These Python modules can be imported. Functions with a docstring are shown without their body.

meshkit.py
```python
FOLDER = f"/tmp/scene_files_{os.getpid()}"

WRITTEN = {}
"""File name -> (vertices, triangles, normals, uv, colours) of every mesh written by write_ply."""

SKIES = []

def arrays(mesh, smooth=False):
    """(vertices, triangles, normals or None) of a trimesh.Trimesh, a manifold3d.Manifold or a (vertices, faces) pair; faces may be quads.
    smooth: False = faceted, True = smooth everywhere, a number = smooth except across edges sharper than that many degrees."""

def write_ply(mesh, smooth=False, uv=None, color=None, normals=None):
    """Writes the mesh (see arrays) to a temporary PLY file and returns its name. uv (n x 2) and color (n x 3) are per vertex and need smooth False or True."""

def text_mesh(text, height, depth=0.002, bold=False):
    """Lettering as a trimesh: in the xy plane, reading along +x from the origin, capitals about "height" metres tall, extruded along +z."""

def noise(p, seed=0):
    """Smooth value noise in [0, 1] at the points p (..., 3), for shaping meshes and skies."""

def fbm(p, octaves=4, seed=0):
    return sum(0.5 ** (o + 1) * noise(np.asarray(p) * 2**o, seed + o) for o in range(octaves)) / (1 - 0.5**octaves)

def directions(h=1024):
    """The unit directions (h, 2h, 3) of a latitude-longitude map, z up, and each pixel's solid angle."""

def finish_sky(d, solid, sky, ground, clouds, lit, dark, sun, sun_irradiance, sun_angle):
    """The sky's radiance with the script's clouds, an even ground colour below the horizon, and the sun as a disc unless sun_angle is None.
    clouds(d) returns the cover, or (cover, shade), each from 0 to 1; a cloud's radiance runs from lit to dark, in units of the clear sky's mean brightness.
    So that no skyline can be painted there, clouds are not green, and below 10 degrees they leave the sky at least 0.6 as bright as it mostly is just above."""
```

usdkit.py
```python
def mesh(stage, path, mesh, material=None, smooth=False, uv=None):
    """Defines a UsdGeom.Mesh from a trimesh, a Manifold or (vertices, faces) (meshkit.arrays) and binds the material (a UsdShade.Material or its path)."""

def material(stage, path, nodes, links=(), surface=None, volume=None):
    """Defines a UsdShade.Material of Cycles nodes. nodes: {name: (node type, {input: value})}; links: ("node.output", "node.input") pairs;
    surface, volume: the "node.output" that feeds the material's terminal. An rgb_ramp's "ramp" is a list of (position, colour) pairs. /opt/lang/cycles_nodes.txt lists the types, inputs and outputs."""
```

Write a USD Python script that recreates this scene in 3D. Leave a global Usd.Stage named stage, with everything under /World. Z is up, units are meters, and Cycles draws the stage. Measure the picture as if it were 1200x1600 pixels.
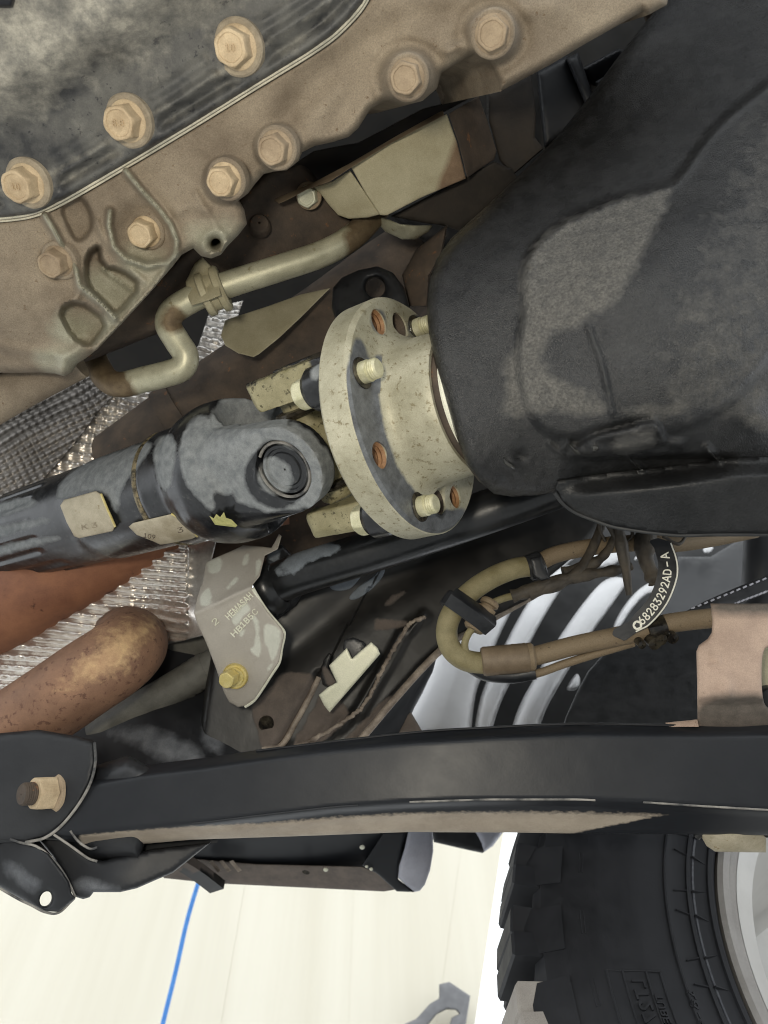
import math, random
import numpy as np, trimesh, shapely, manifold3d, usdkit, meshkit
from shapely.geometry import Polygon, LineString, Point
from scipy.spatial import Delaunay
from scipy.interpolate import RBFInterpolator
from pxr import Usd, UsdGeom, UsdLux, UsdShade, Gf, Sdf, Vt

random.seed(7); RNG = np.random.default_rng(7)
stage = Usd.Stage.CreateInMemory()
UsdGeom.SetStageUpAxis(stage, 'Z'); UsdGeom.SetStageMetersPerUnit(stage, 1.0)
UsdGeom.Xform.Define(stage, '/World'); UsdGeom.Scope.Define(stage, '/World/Looks')

# ---------------------------------------------------------------- camera: under the vehicle, looking outboard and 60 degrees up
FOC, CX, CY, CAMZ = 1155.0, 600.0, 800.0, 0.9
CO = np.array([0, 0, CAMZ])
C60, S60 = 0.5, math.sqrt(3) / 2
RC = np.array([[1, 0, 0], [0, -S60, C60], [0, -C60, -S60]])       # rows: camera x, y, z axes in the world
cam = UsdGeom.Camera.Define(stage, '/World/camera')
cam.CreateHorizontalApertureAttr(24.0); cam.CreateVerticalApertureAttr(32.0); cam.CreateFocalLengthAttr(24.0 * FOC / 1200)
cam.CreateFStopAttr(14.0); cam.CreateFocusDistanceAttr(0.42); cam.CreateClippingRangeAttr((0.01, 100.0))
m4 = np.eye(4); m4[:3, :3] = RC; m4[3, :3] = CO
cam.AddTransformOp().Set(Gf.Matrix4d(*m4.ravel().tolist()))
cam.CreateExposureAttr(0.5)

# ---------------------------------------------------------------- light: even white workshop light all round, and a hand lamp beside the camera
sky_mat = usdkit.material(stage, '/World/Looks/workshop_air', {'b': ('background_shader', {'color': (0.93, 0.97, 1.0), 'strength': 1.35})}, surface='b.background')
dome = UsdLux.DomeLight.Define(stage, '/World/sky'); dome.CreateIntensityAttr(1.0)
UsdShade.MaterialBindingAPI.Apply(dome.GetPrim()).Bind(sky_mat)
dome.GetPrim().SetCustomDataByKey('kind', 'structure'); dome.GetPrim().SetCustomDataByKey('label', 'bright white workshop light all around'); dome.GetPrim().SetCustomDataByKey('category', 'sky')

def V(px, py, d):
    px, py, d = np.broadcast_arrays(np.asarray(px, float), np.asarray(py, float), np.asarray(d, float))
    c = np.stack([(px - CX) / FOC * d, (CY - py) / FOC * d, -d], -1)
    return c @ RC + CO
def project(w):
    c = (np.asarray(w) - CO) @ RC.T
    return CX - c[..., 0] / c[..., 2] * FOC, CY + c[..., 1] / c[..., 2] * FOC, -c[..., 2]
def camdir(x, y, z):
    v = np.array([x, y, z], float) @ RC
    return v / np.linalg.norm(v)

def lamp(name, camxyz, radius, power, color):
    l = UsdLux.SphereLight.Define(stage, '/World/' + name)
    l.CreateRadiusAttr(radius); l.CreateIntensityAttr(power); l.CreateColorAttr(Gf.Vec3f(*color)); l.CreateNormalizeAttr(True)
    l.AddTranslateOp().Set(Gf.Vec3d(*(np.array(camxyz) @ RC + CO).tolist()))
    return l
lamp('hand_lamp', (-0.05, 0.045, 0.03), 0.022, .95, (1.0, 0.92, 0.77))

# ---------------------------------------------------------------- materials
LOOKS, MASKED = {}, set()
def grime(name, a, b, scale=40, lo=.38, hi=.62, rough=(.55, .8), metal=0., bump=.15, bscale=420, mask=None, mrough=.8, mnoise=14, mscale=160, mw=2.0, spots=None, spec=.4, bumpd=.0008, coat=0., stretch=None, bdetail=4, mmetal=None, grain=.14, gscale=1500):
    """Two tones broken up by noise, a fine relief, and, where the mesh carries the attribute "mask", a layer of dust, of dry or bare surface or of painted light, with an edge of its own."""
    N = {'g': ('geometry', {}), 'n': ('noise_texture', {'scale': scale, 'detail': 7., 'roughness': .62}),
         'r': ('rgb_ramp', {'ramp': [(0, a), (lo, a), (hi, b), (1, b)]}),
         'rr': ('map_range', {'from_min': lo, 'from_max': hi, 'to_min': rough[0], 'to_max': rough[1], 'clamp': True}),
         'bn': ('noise_texture', {'scale': bscale, 'detail': float(bdetail), 'roughness': .6}),
         'bp': ('bump', {'strength': bump, 'distance': bumpd}),
         'p': ('principled_bsdf', {'metallic': metal, 'specular_ior_level': spec, 'coat_weight': coat, 'coat_roughness': .12})}
    L = [('n.fac', 'r.fac'), ('n.fac', 'rr.value'), ('bn.fac', 'bp.height'), ('bp.normal', 'p.normal')]
    if stretch is not None:
        N['mp'] = ('mapping', {'scale': stretch}); L += [('g.position', 'mp.vector'), ('mp.vector', 'n.vector'), ('g.position', 'bn.vector')]
    else:
        L += [('g.position', 'n.vector'), ('g.position', 'bn.vector')]
    col, ro = 'r.color', 'rr.result'
    if spots is not None:      # (colour, scale, threshold)
        N['sn'] = ('noise_texture', {'scale': spots[1], 'detail': 6., 'roughness': .7}); N['sr'] = ('map_range', {'from_min': spots[2], 'from_max': spots[2] + .06, 'to_min': 0., 'to_max': 1., 'clamp': True})
        N['sm'] = ('mix_color', {'b': spots[0]})
        L += [('g.position', 'sn.vector'), ('sn.fac', 'sr.value'), ('sr.result', 'sm.fac'), (col, 'sm.a')]; col = 'sm.result'
    if mask is not None:
        m2 = mask if isinstance(mask[0], (tuple, list)) else (mask, tuple(.72 * x for x in mask))
        N['at'] = ('attribute', {'attribute': 'mask'}); N['mn'] = ('noise_texture', {'scale': mscale, 'detail': 5., 'roughness': .6})
        N['ma'] = ('math', {'math_type': 'multiply_add', 'value2': mnoise, 'value3': -.5 * mnoise}); N['mb'] = ('math', {'math_type': 'add'})
        N['mr'] = ('map_range', {'from_min': -mw, 'from_max': mw, 'to_min': 0., 'to_max': 1., 'clamp': True})
        N['mc'] = ('rgb_ramp', {'ramp': [(0, m2[1]), (.35, m2[1]), (.62, m2[0]), (1, m2[0])]}); N['mm'] = ('mix_color', {}); N['mf'] = ('mix_float', {'b': mrough})
        N['n2'] = ('noise_texture', {'scale': scale * 2.7, 'detail': 7., 'roughness': .7})
        L += [('g.position', 'mn.vector'), ('mn.fac', 'ma.value1'), ('ma.value', 'mb.value1'), ('at.fac', 'mb.value2'), ('mb.value', 'mr.value'), ('g.position', 'n2.vector'), ('n2.fac', 'mc.fac'),
              ('mr.result', 'mm.fac'), (col, 'mm.a'), ('mc.color', 'mm.b'), ('mr.result', 'mf.fac'), (ro, 'mf.a')]
        col, ro = 'mm.result', 'mf.result'
        if mmetal is not None:
            N['mx'] = ('mix_float', {'a': metal, 'b': mmetal}); L += [('mr.result', 'mx.fac'), ('mx.result', 'p.metallic')]
    if grain:
        N['fn'] = ('noise_texture', {'scale': float(gscale), 'detail': 3., 'roughness': .7}); N['fr'] = ('map_range', {'from_min': .3, 'from_max': .7, 'to_min': 1 - grain, 'to_max': 1 + grain, 'clamp': True})
        N['fm'] = ('mix_color', {'blend_type': 'multiply', 'fac': 1.0, 'use_clamp': False}); L += [('g.position', 'fn.vector'), ('fn.fac', 'fr.value'), ('fr.result', 'fm.b'), (col, 'fm.a')]; col = 'fm.result'
    if mask is not None: MASKED.add(name)
    L += [(col, 'p.base_color'), (ro, 'p.roughness')]
    LOOKS[name] = usdkit.material(stage, '/World/Looks/' + name, N, L, surface='p.BSDF')

grime('pan_paint', (.035, .036, .038), (.13, .128, .118), 60, .36, .66, (.42, .75), bump=.25, bscale=500, mask=((.38, .36, .305), (.17, .165, .147)), mrough=.85, mnoise=150, mscale=70, mw=30, spots=((.03, .03, .034), 230, .6))
grime('cast_brown', (.155, .120, .085), (.325, .27, .20), 30, .3, .7, (.75, .9), bump=.3, bscale=900, grain=.24, mask=((.37, .355, .27), (.28, .265, .195)), mrough=.55, mnoise=34, mscale=90, mw=14, spots=((.16, .11, .07), 330, .62), bumpd=.0006)
grime('bolt_tan', (.40, .30, .185), (.60, .475, .31), 90, .35, .65, (.6, .8), bump=.2, bscale=900)
grime('bolt_brown', (.25, .185, .12), (.38, .295, .20), 90, .35, .65, (.7, .85), bump=.2, bscale=900)
grime('rim_pale', (.34, .33, .27), (.62, .58, .46), 60, .35, .65, (.4, .6), grain=.2)
grime('gasket_tan', (.25, .19, .13), (.40, .305, .20), 30, .35, .65, (.75, .9), bump=.2, bscale=700)
grime('shade_brown', (.020, .017, .014), (.042, .034, .027), 50, .35, .65, (.75, .9), bump=.3)  # darker copy of the rust brown, shadow put into its colour
grime('conduit_grey', (.10, .098, .085), (.17, .165, .145), 60, .35, .65, (.5, .7), bump=.3)
grime('dust_ring', (.24, .20, .145), (.36, .305, .225), 160, .35, .65, (.85, .95), bump=.3, bscale=900)
grime('flange_cast', (.30, .28, .195), (.48, .455, .345), 45, .32, .68, (.42, .62), metal=.2, bump=.3, bscale=1100, mask=((.15, .158, .165), (.07, .072, .075)), mrough=.35, mnoise=10, mscale=120, mw=2.5, spots=((.22, .19, .115), 330, .57), bumpd=.0005)
grime('yoke_olive', (.23, .205, .11), (.35, .315, .19), 70, .35, .65, (.4, .7), bump=.3, bscale=900, mask=((.018, .018, .02), (.03, .03, .032)), mrough=.2, mnoise=26, mscale=120, mw=3, spots=((.09, .078, .04), 240, .57))
grime('shaft_paint', (.010, .0105, .012), (.02, .021, .023), 60, .35, .65, (.16, .32), bump=.06, bscale=700, mask=((.235, .245, .245), (.135, .145, .15)), mrough=.78, mnoise=12, mscale=110, mw=2.6, spec=.5, spots=((.05, .05, .048), 240, .6))
grime('weight_metal', (.36, .31, .21), (.52, .46, .34), 90, .35, .65, (.4, .6), metal=.25, bump=.12, bscale=600, spots=((.28, .22, .12), 200, .63))
grime('bolt_zinc', (.50, .48, .30), (.62, .59, .42), 180, .35, .65, (.35, .55), metal=.3, bump=.1, bscale=900)
grime('zinc_bright', (.62, .62, .47), (.72, .71, .56), 120, .35, .65, (.35, .5), metal=.25, bump=.08, bscale=900)
grime('hole_rust', (.20, .10, .045), (.34, .19, .09), 200, .35, .65, (.5, .7), bump=.2)
grime('grease_dark', (.012, .011, .010), (.05, .042, .028), 120, .4, .62, (.12, .35), bump=.2)
grime('pipe_zinc', (.44, .42, .30), (.60, .58, .43), 70, .35, .68, (.35, .55), metal=.35, bump=.1, bscale=600, mask=((.21, .155, .09), (.14, .10, .06)), mrough=.6, mnoise=24, mscale=90, mw=5, spots=((.34, .30, .18), 160, .6))
grime('shield_dusty', (.38, .34, .22), (.50, .46, .32), 50, .35, .7, (.6, .8), metal=.05, bump=.12, bscale=900, mask=((.20, .135, .085), (.26, .18, .115)), mrough=.85, mnoise=14, mscale=60, mw=5)
grime('rust_dark', (.055, .043, .034), (.112, .084, .062), 50, .35, .65, (.75, .9), bump=.3, spots=((.20, .10, .05), 120, .62))
grime('rust_pipe', (.22, .095, .055), (.36, .165, .09), 34, .33, .68, (.6, .8), metal=.1, bump=.15, bscale=700, spots=((.10, .04, .024), 60, .6))
grime('bent_pipe', (.17, .092, .058), (.31, .175, .108), 28, .32, .68, (.55, .75), metal=.1, bump=.15, bscale=700, mask=((.56, .38, .20), (.38, .225, .125)), mrough=.6, mnoise=80, mscale=130, mw=12, stretch=None, spots=((.14, .07, .046), 210, .56))
grime('foil', (.80, .74, .68), (.92, .89, .84), 40, .35, .65, (.2, .32), metal=.75, bump=.06, bscale=500)
grime('foil_dark', (.20, .185, .17), (.32, .295, .27), 40, .35, .65, (.3, .45), metal=.6, bump=.06, bscale=500)
grime('bracket_zinc', (.38, .345, .295), (.45, .415, .36), 30, .35, .65, (.45, .6), metal=.2, bump=.1, bscale=900, mask=((.62, .62, .54), (.56, .56, .48)), mrough=.55, mnoise=12, mscale=110, mw=1.6)
grime('bracket_edge', (.70, .69, .55), (.80, .79, .66), 90, .35, .65, (.4, .55), metal=.2)
grime('bolt_yellow', (.58, .47, .16), (.70, .60, .28), 160, .35, .65, (.35, .5), metal=.35, bump=.1)
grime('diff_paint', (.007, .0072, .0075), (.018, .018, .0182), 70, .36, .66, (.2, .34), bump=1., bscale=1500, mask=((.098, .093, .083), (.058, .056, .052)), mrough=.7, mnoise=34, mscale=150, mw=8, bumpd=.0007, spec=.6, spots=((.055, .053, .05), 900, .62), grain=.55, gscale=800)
grime('diff_smooth', (.010, .0104, .011), (.021, .0215, .0225), 60, .36, .66, (.36, .5), bump=.5, bscale=800, grain=.4, gscale=800)
grime('weld_gold', (.05, .042, .026), (.26, .21, .12), 260, .4, .62, (.25, .45), metal=.3, bump=.4, bscale=900)
grime('wet_black', (.03, .03, .03), (.06, .06, .055), 200, .4, .6, (.06, .14), bump=.1, grain=0)
grime('cover_black', (.017, .018, .019), (.03, .031, .033), 80, .36, .66, (.5, .65), bump=.2, bscale=900)
grime('black_paint', (.010, .0112, .014), (.018, .0195, .023), 14, .3, .7, (.36, .48), bump=.05, bscale=500, mask=((.38, .32, .25), (.29, .24, .185)), mrough=.7, mnoise=9, mscale=320, mw=2.2, spots=((.05, .05, .05), 900, .74), spec=.3)
grime('black_soft', (.010, .0105, .0125), (.022, .023, .0255), 30, .35, .65, (.45, .6), bump=.1, bscale=500, mask=((.15, .155, .165), (.085, .09, .10)), mrough=.7, mnoise=30, mscale=80, mw=8)
grime('frame_paint', (.007, .007, .007), (.018, .016, .014), 24, .35, .65, (.36, .52), bump=.1, bscale=400, mask=((.15, .12, .10), (.10, .082, .07)), mrough=.8, mnoise=14, mscale=100, mw=2, spec=.5)
grime('frame_grey_dry', (.010, .011, .012), (.022, .023, .025), 24, .35, .65, (.2, .4), bump=.1, bscale=400, mask=((.21, .235, .265), (.13, .15, .17)), mrough=.75, mnoise=26, mscale=90, mw=2, spec=.5)
grime('seam_bare', (.14, .11, .088), (.40, .335, .27), 90, .35, .65, (.45, .65), bump=.4, bscale=300)
grime('edge_worn', (.05, .05, .05), (.30, .28, .25), 60, .4, .62, (.4, .6), bump=.1)
grime('hose_olive', (.20, .17, .085), (.29, .25, .14), 90, .35, .65, (.55, .75), bump=.1, bscale=700)
grime('hose_brown', (.17, .125, .075), (.27, .205, .13), 90, .35, .65, (.55, .75), bump=.5, bscale=900, stretch=(30, 120, 120), spots=((.08, .06, .04), 300, .62))
grime('sleeve_brown', (.13, .095, .06), (.22, .165, .11), 60, .35, .65, (.45, .6), bump=.15)
grime('rubber_black', (.013, .014, .016), (.03, .031, .034), 60, .35, .65, (.3, .5), bump=.15)
grime('harness_tape', (.03, .026, .022), (.085, .07, .052), 90, .35, .65, (.5, .7), bump=.5, bscale=420)
grime('tag_white', (.78, .76, .66), (.86, .84, .74), 90, .35, .65, (.6, .7))
grime('axle_tan', (.40, .29, .225), (.52, .385, .30), 60, .35, .65, (.6, .8), bump=.2, bscale=900, mask=((.15, .125, .105), (.10, .085, .07)), mrough=.7, mnoise=12, mscale=70, mw=8, spots=((.20, .145, .10), 330, .64))
grime('tyre_rubber', (.014, .015, .018), (.021, .022, .026), 60, .35, .65, (.55, .7), bump=.12, bscale=900, spec=.35)
grime('rubber_gloss', (.03, .032, .04), (.05, .053, .062), 200, .4, .6, (.28, .4), bump=.1, bscale=1500)
grime('tyre_dusty', (.30, .275, .25), (.36, .335, .305), 60, .35, .65, (.8, .9), bump=.12, bscale=900)
grime('rim_grey', (.27, .255, .24), (.33, .315, .30), 30, .35, .65, (.35, .5), metal=.3, bump=.03)
grime('rim_silver', (.64, .63, .61), (.68, .67, .65), 30, .35, .65, (.35, .42), metal=.3, bump=.02, grain=.05)
grime('panel_silver', (.50, .50, .505), (.60, .60, .605), 12, .35, .65, (.45, .55), metal=.4, bump=.02, bscale=200, grain=.06)
grime('wall_cream', (.64, .595, .48), (.72, .68, .57), 7, .3, .7, (.45, .6), bump=.03, bscale=60, stretch=(1, 1, .06))
grime('hose_blue', (.06, .22, .62), (.09, .29, .70), 60, .35, .65, (.4, .5))
grime('grey_plastic', (.13, .13, .135), (.18, .18, .185), 40, .35, .65, (.5, .65), bump=.05)
grime('endcap_grey', (.34, .345, .40), (.42, .425, .48), 40, .35, .65, (.5, .65), bump=.05)
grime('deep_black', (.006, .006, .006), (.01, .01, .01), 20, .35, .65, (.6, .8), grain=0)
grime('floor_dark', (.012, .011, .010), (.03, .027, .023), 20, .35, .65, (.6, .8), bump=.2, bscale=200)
grime('concrete', (.36, .36, .35), (.44, .44, .43), 3, bump=.05, bscale=40)
grime('yellow_paint', (.34, .33, .12), (.52, .50, .20), 300, .35, .65, (.6, .8), bump=.2)
grime('rust_spot', (.34, .14, .05), (.45, .22, .09), 300, .35, .65, (.7, .8))

# ---------------------------------------------------------------- scene tree
NAMES, ORIGIN = {}, {}
def numbered(parent, name):
    k = NAMES.get((parent, name), 0); NAMES[(parent, name)] = k + 1
    return f'{parent}/{name}' + (f'_{k:03d}' if k else '')
def data(prim, **kw):
    for k, v in kw.items():
        if v: prim.SetCustomDataByKey(k, v)
def thing(name, label, cat, loc, group=None):
    p = numbered('/World', name)
    x = UsdGeom.Xform.Define(stage, p); x.AddTranslateOp().Set(Gf.Vec3d(*map(float, loc)))
    ORIGIN[p] = np.asarray(loc, float); data(x.GetPrim(), label=label, category=cat, group=group)
    return p
def obj(name, mesh, look, parent='/World', smooth=35, mask=None, label=None, cat=None, group=None, kind=None):
    p = numbered(parent, name)
    v, f, n = meshkit.arrays(mesh, smooth)
    o = ORIGIN.get(parent, np.zeros(3)); ORIGIN[p] = o
    if n is None:
        g = usdkit.mesh(stage, p, (v - o, f), LOOKS[look])
    else:
        g = UsdGeom.Mesh.Define(stage, p)
        g.CreatePointsAttr(Vt.Vec3fArray.FromNumpy((v - o).astype(np.float32))); g.CreateFaceVertexCountsAttr(Vt.IntArray.FromNumpy(np.full(len(f), 3, np.int32)))
        g.CreateFaceVertexIndicesAttr(Vt.IntArray.FromNumpy(np.ascontiguousarray(f, np.int32).ravel())); g.CreateSubdivisionSchemeAttr('none')
        g.CreateNormalsAttr(Vt.Vec3fArray.FromNumpy(n.astype(np.float32))); g.SetNormalsInterpolation('vertex')
        UsdShade.MaterialBindingAPI.Apply(g.GetPrim()).Bind(LOOKS[look])
    if mask is None and look in MASKED: mask = lambda x, y, v: np.full(len(v), -200.)
    if mask is not None:
        px, py, d = project(v)
        val = mask(px, py, v) if callable(mask) else sdf(mask, px, py)
        UsdGeom.PrimvarsAPI(g).CreatePrimvar('mask', Sdf.ValueTypeNames.FloatArray, 'vertex').Set(Vt.FloatArray.FromNumpy(np.asarray(val, np.float32)))
    data(g.GetPrim(), label=label, category=cat, group=group, kind=kind)
    return p

# ---------------------------------------------------------------- geometry helpers
def sdf(polys, x, y):
    """Signed distance (inside positive) to a union of outlines."""
    pts = shapely.points(x, y); best = np.full(len(np.atleast_1d(x)), -1e3)
    for p in polys:
        p = p if isinstance(p, Polygon) else Polygon(smoothed(p))
        p = p if p.is_valid else p.buffer(0)
        d = shapely.distance(p.boundary, pts)
        best = np.maximum(best, np.where(shapely.contains(p, pts), d, -d))
    return best
def smoothed(p, n=2):
    p = np.asarray(p, float)
    for _ in range(n):
        q = np.roll(p, -1, 0); p = np.stack([.75 * p + .25 * q, .25 * p + .75 * q], 1).reshape(-1, 2)
    return p
def ellipse(cx, cy, a, b, rot=0, n=40):
    t = np.arange(n) / n * 2 * np.pi; r = math.radians(rot)
    x, y = a * np.cos(t), b * np.sin(t)
    return np.stack([cx + x * math.cos(r) - y * math.sin(r), cy + x * math.sin(r) + y * math.cos(r)], 1)
def dist(line, x, y):
    return shapely.distance(LineString(line), shapely.points(x, y))
def sstep(t):
    t = np.clip(t, 0, 1); return t * t * (3 - 2 * t)
def zplane(z):
    return lambda x, y: z / (S60 + C60 * (CY - y) / FOC) + 0 * x
def yplane(w):
    return lambda x, y: w / (C60 - S60 * (CY - y) / FOC) + 0 * x
def plane3(*p):
    A = np.array([[1, a[0], a[1]] for a in p]); k = np.linalg.solve(A, [1 / a[2] for a in p])
    return lambda x, y: 1 / (k[0] + k[1] * x + k[2] * y)
def rbf(pts, smoothing=0.):
    p = np.asarray(pts, float); f = RBFInterpolator(p[:, :2] / 300, p[:, 2], kernel='thin_plate_spline', smoothing=smoothing)
    return lambda x, y: f(np.stack([np.ravel(x), np.ravel(y)], 1) / 300).reshape(np.shape(x))
def relief(outline, depth, step=5, thick=.02, edge=None, back=None, smooth_outline=0, holes=(), rough=0., rscale=60):
    """A solid piece whose outline is seen from here: front surface at its own distance, rounded over at the edge, sides and back at the given thickness."""
    o = smoothed(outline, smooth_outline) if smooth_outline else np.asarray(outline, float)
    P = Polygon(o, [np.asarray(h, float) for h in holes])
    P = P if P.is_valid else P.buffer(0)
    if P.geom_type != 'Polygon': P = max(P.geoms, key=lambda g: g.area)
    rings = []
    for r in (P.exterior, *P.interiors):
        n = max(12, int(r.length / (step * .8))); c = np.array(r.coords)[:-1]
        s = np.concatenate([np.linspace(0, 1, n, endpoint=False) * r.length, [r.project(Point(q)) for q in c]])
        s = np.sort(s); s = s[np.concatenate([[True], np.diff(s) > step * .25])]
        rings.append(np.array([r.interpolate(t).coords[0] for t in s]))
    x0, y0, x1, y1 = P.bounds
    gx, gy = np.meshgrid(np.arange(x0, x1, step), np.arange(y0, y1, step)); gx = gx + (np.arange(gx.shape[0]) % 2)[:, None] * step * .5
    g = np.stack([gx.ravel(), gy.ravel()], 1); gp = shapely.points(g)
    g = g[shapely.contains(P, gp) & (shapely.distance(P.boundary, gp) > step * .55)]
    extra = []
    if edge:                      # a finer loop along the rounded edge
        for k in (.12, .4):
            q = P.buffer(-edge[0] * k)
            for r in ([q] if q.geom_type == 'Polygon' else list(getattr(q, 'geoms', []))):
                if not r.is_empty:
                    for rr in (r.exterior, *r.interiors):
                        n = int(rr.length / (step * .9)); extra += [rr.interpolate(t, normalized=True).coords[0] for t in np.linspace(0, 1, max(n, 6), endpoint=False)]
    if extra:
        extra = np.array(extra)
        keep = np.array([True] * len(g))
        from scipy.spatial import cKDTree
        keep = cKDTree(extra).query(g)[0] > step * .45 if len(g) else keep
        keepx = cKDTree(np.vstack(rings)).query(extra)[0] > min(step * .2, edge[0] * .08)
        g = np.vstack([g[keep], extra[keepx]])
    B = np.vstack(rings); pts = np.vstack([B, g]) if len(g) else B
    tri = Delaunay(pts).simplices
    cen = shapely.points(pts[tri].mean(1)); tri = tri[shapely.contains(P, cen)]
    a = pts[tri]; area = (a[:, 1, 0] - a[:, 0, 0]) * (a[:, 2, 1] - a[:, 0, 1]) - (a[:, 1, 1] - a[:, 0, 1]) * (a[:, 2, 0] - a[:, 0, 0])
    tri = tri[np.abs(area) > 1e-3]; area = area[np.abs(area) > 1e-3]
    tri[area > 0] = tri[area > 0][:, ::-1]                    # facing the camera
    d = np.asarray(depth(pts[:, 0], pts[:, 1]), float)
    if edge:
        s = shapely.distance(P.boundary, shapely.points(pts)); k = 1 - np.clip(s / edge[0], 0, 1)
        d = d + edge[1] * (1 - np.sqrt(np.maximum(1 - k * k, 0)))
    if rough:
        w0 = V(pts[:, 0], pts[:, 1], d); d = d - rough * (meshkit.fbm(w0 * rscale, 4, 3) - .5) * 2
    front = V(pts[:, 0], pts[:, 1], d); n = len(pts)
    if back is None:
        bv = front.mean(0) - CO; bv = bv / np.linalg.norm(bv)
    else:
        bv = np.asarray(back, float) / np.linalg.norm(back)
    vs, fs = [front, front + bv * thick], [tri, tri[:, ::-1] + n]
    e = np.sort(np.vstack([tri[:, [0, 1]], tri[:, [1, 2]], tri[:, [2, 0]]]), 1); dirs = np.vstack([tri[:, [0, 1]], tri[:, [1, 2]], tri[:, [2, 0]]])
    key = e[:, 0] * n + e[:, 1]; u, idx, cnt = np.unique(key, return_index=True, return_counts=True)
    be = dirs[idx[cnt == 1]]
    fs += [np.stack([be[:, 1], be[:, 0], be[:, 0] + n], 1), np.stack([be[:, 1], be[:, 0] + n, be[:, 1] + n], 1)]
    return trimesh.Trimesh(np.vstack(vs), np.vstack(fs), process=False)
def spline(p, n=8):
    p = np.asarray(p, float)
    if len(p) < 3: return np.linspace(p[0], p[1], n + 1)
    q = np.vstack([2 * p[0] - p[1], p, 2 * p[-1] - p[-2]]); out = []
    for i in range(1, len(q) - 2):
        t = np.linspace(0, 1, n, endpoint=False)[:, None]; a, b, c, d = q[i - 1], q[i], q[i + 1], q[i + 2]
        out.append(.5 * (2 * b + (c - a) * t + (2 * a - 5 * b + 4 * c - d) * t * t + (3 * b - a - 3 * c + d) * t ** 3))
    return np.vstack(out + [p[-1:]])
def sweep(pts, radius, sides=24, n=8, profile=None, up=None, caps=True, pxd=True):
    """A round (or PROFILE-shaped) bar along a smooth path. pts: (px, py, d) rows when pxd."""
    p = np.asarray(pts, float); w = V(p[:, 0], p[:, 1], p[:, 2]) if pxd else p
    r = np.broadcast_to(np.asarray(radius, float), (len(w),))
    c = spline(np.column_stack([w, r]), n) if n else np.column_stack([w, r]); w, r = c[:, :3], c[:, 3]
    t = np.gradient(w, axis=0); t /= np.linalg.norm(t, axis=1, keepdims=True)
    a = np.cross(t[0], [0.3, 0.2, 1.0] if up is None else up); a /= np.linalg.norm(a); A = [a]
    for k in range(1, len(w)):
        a = a - t[k] * (a @ t[k]); a = a / np.linalg.norm(a); A.append(a)
    A = np.array(A); Bv = np.cross(t, A)
    if profile is None:
        th = np.arange(sides) / sides * 2 * np.pi; profile = np.stack([np.cos(th), np.sin(th)], 1)
    profile = np.asarray(profile, float); sides = len(profile)
    v = w[:, None] + r[:, None, None] * (profile[None, :, :1] * A[:, None] + profile[None, :, 1:] * Bv[:, None])
    m = len(w); i, j = np.meshgrid(np.arange(m - 1), np.arange(sides), indexing='ij')
    q = np.stack([i * sides + j, (i + 1) * sides + j, (i + 1) * sides + (j + 1) % sides, i * sides + (j + 1) % sides], -1).reshape(-1, 4)
    f = [q[:, [0, 2, 1]], q[:, [0, 3, 2]]]; vv = [v.reshape(-1, 3)]
    if caps:
        vv.append(w[[0, -1]]); k = m * sides; j = np.arange(sides)
        f += [np.stack([np.full(sides, k), (j + 1) % sides, j], 1), np.stack([np.full(sides, k + 1), (m - 1) * sides + j, (m - 1) * sides + (j + 1) % sides], 1)]
    me = trimesh.Trimesh(np.vstack(vv), np.vstack(f), process=False); me.fix_normals()
    return me
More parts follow.
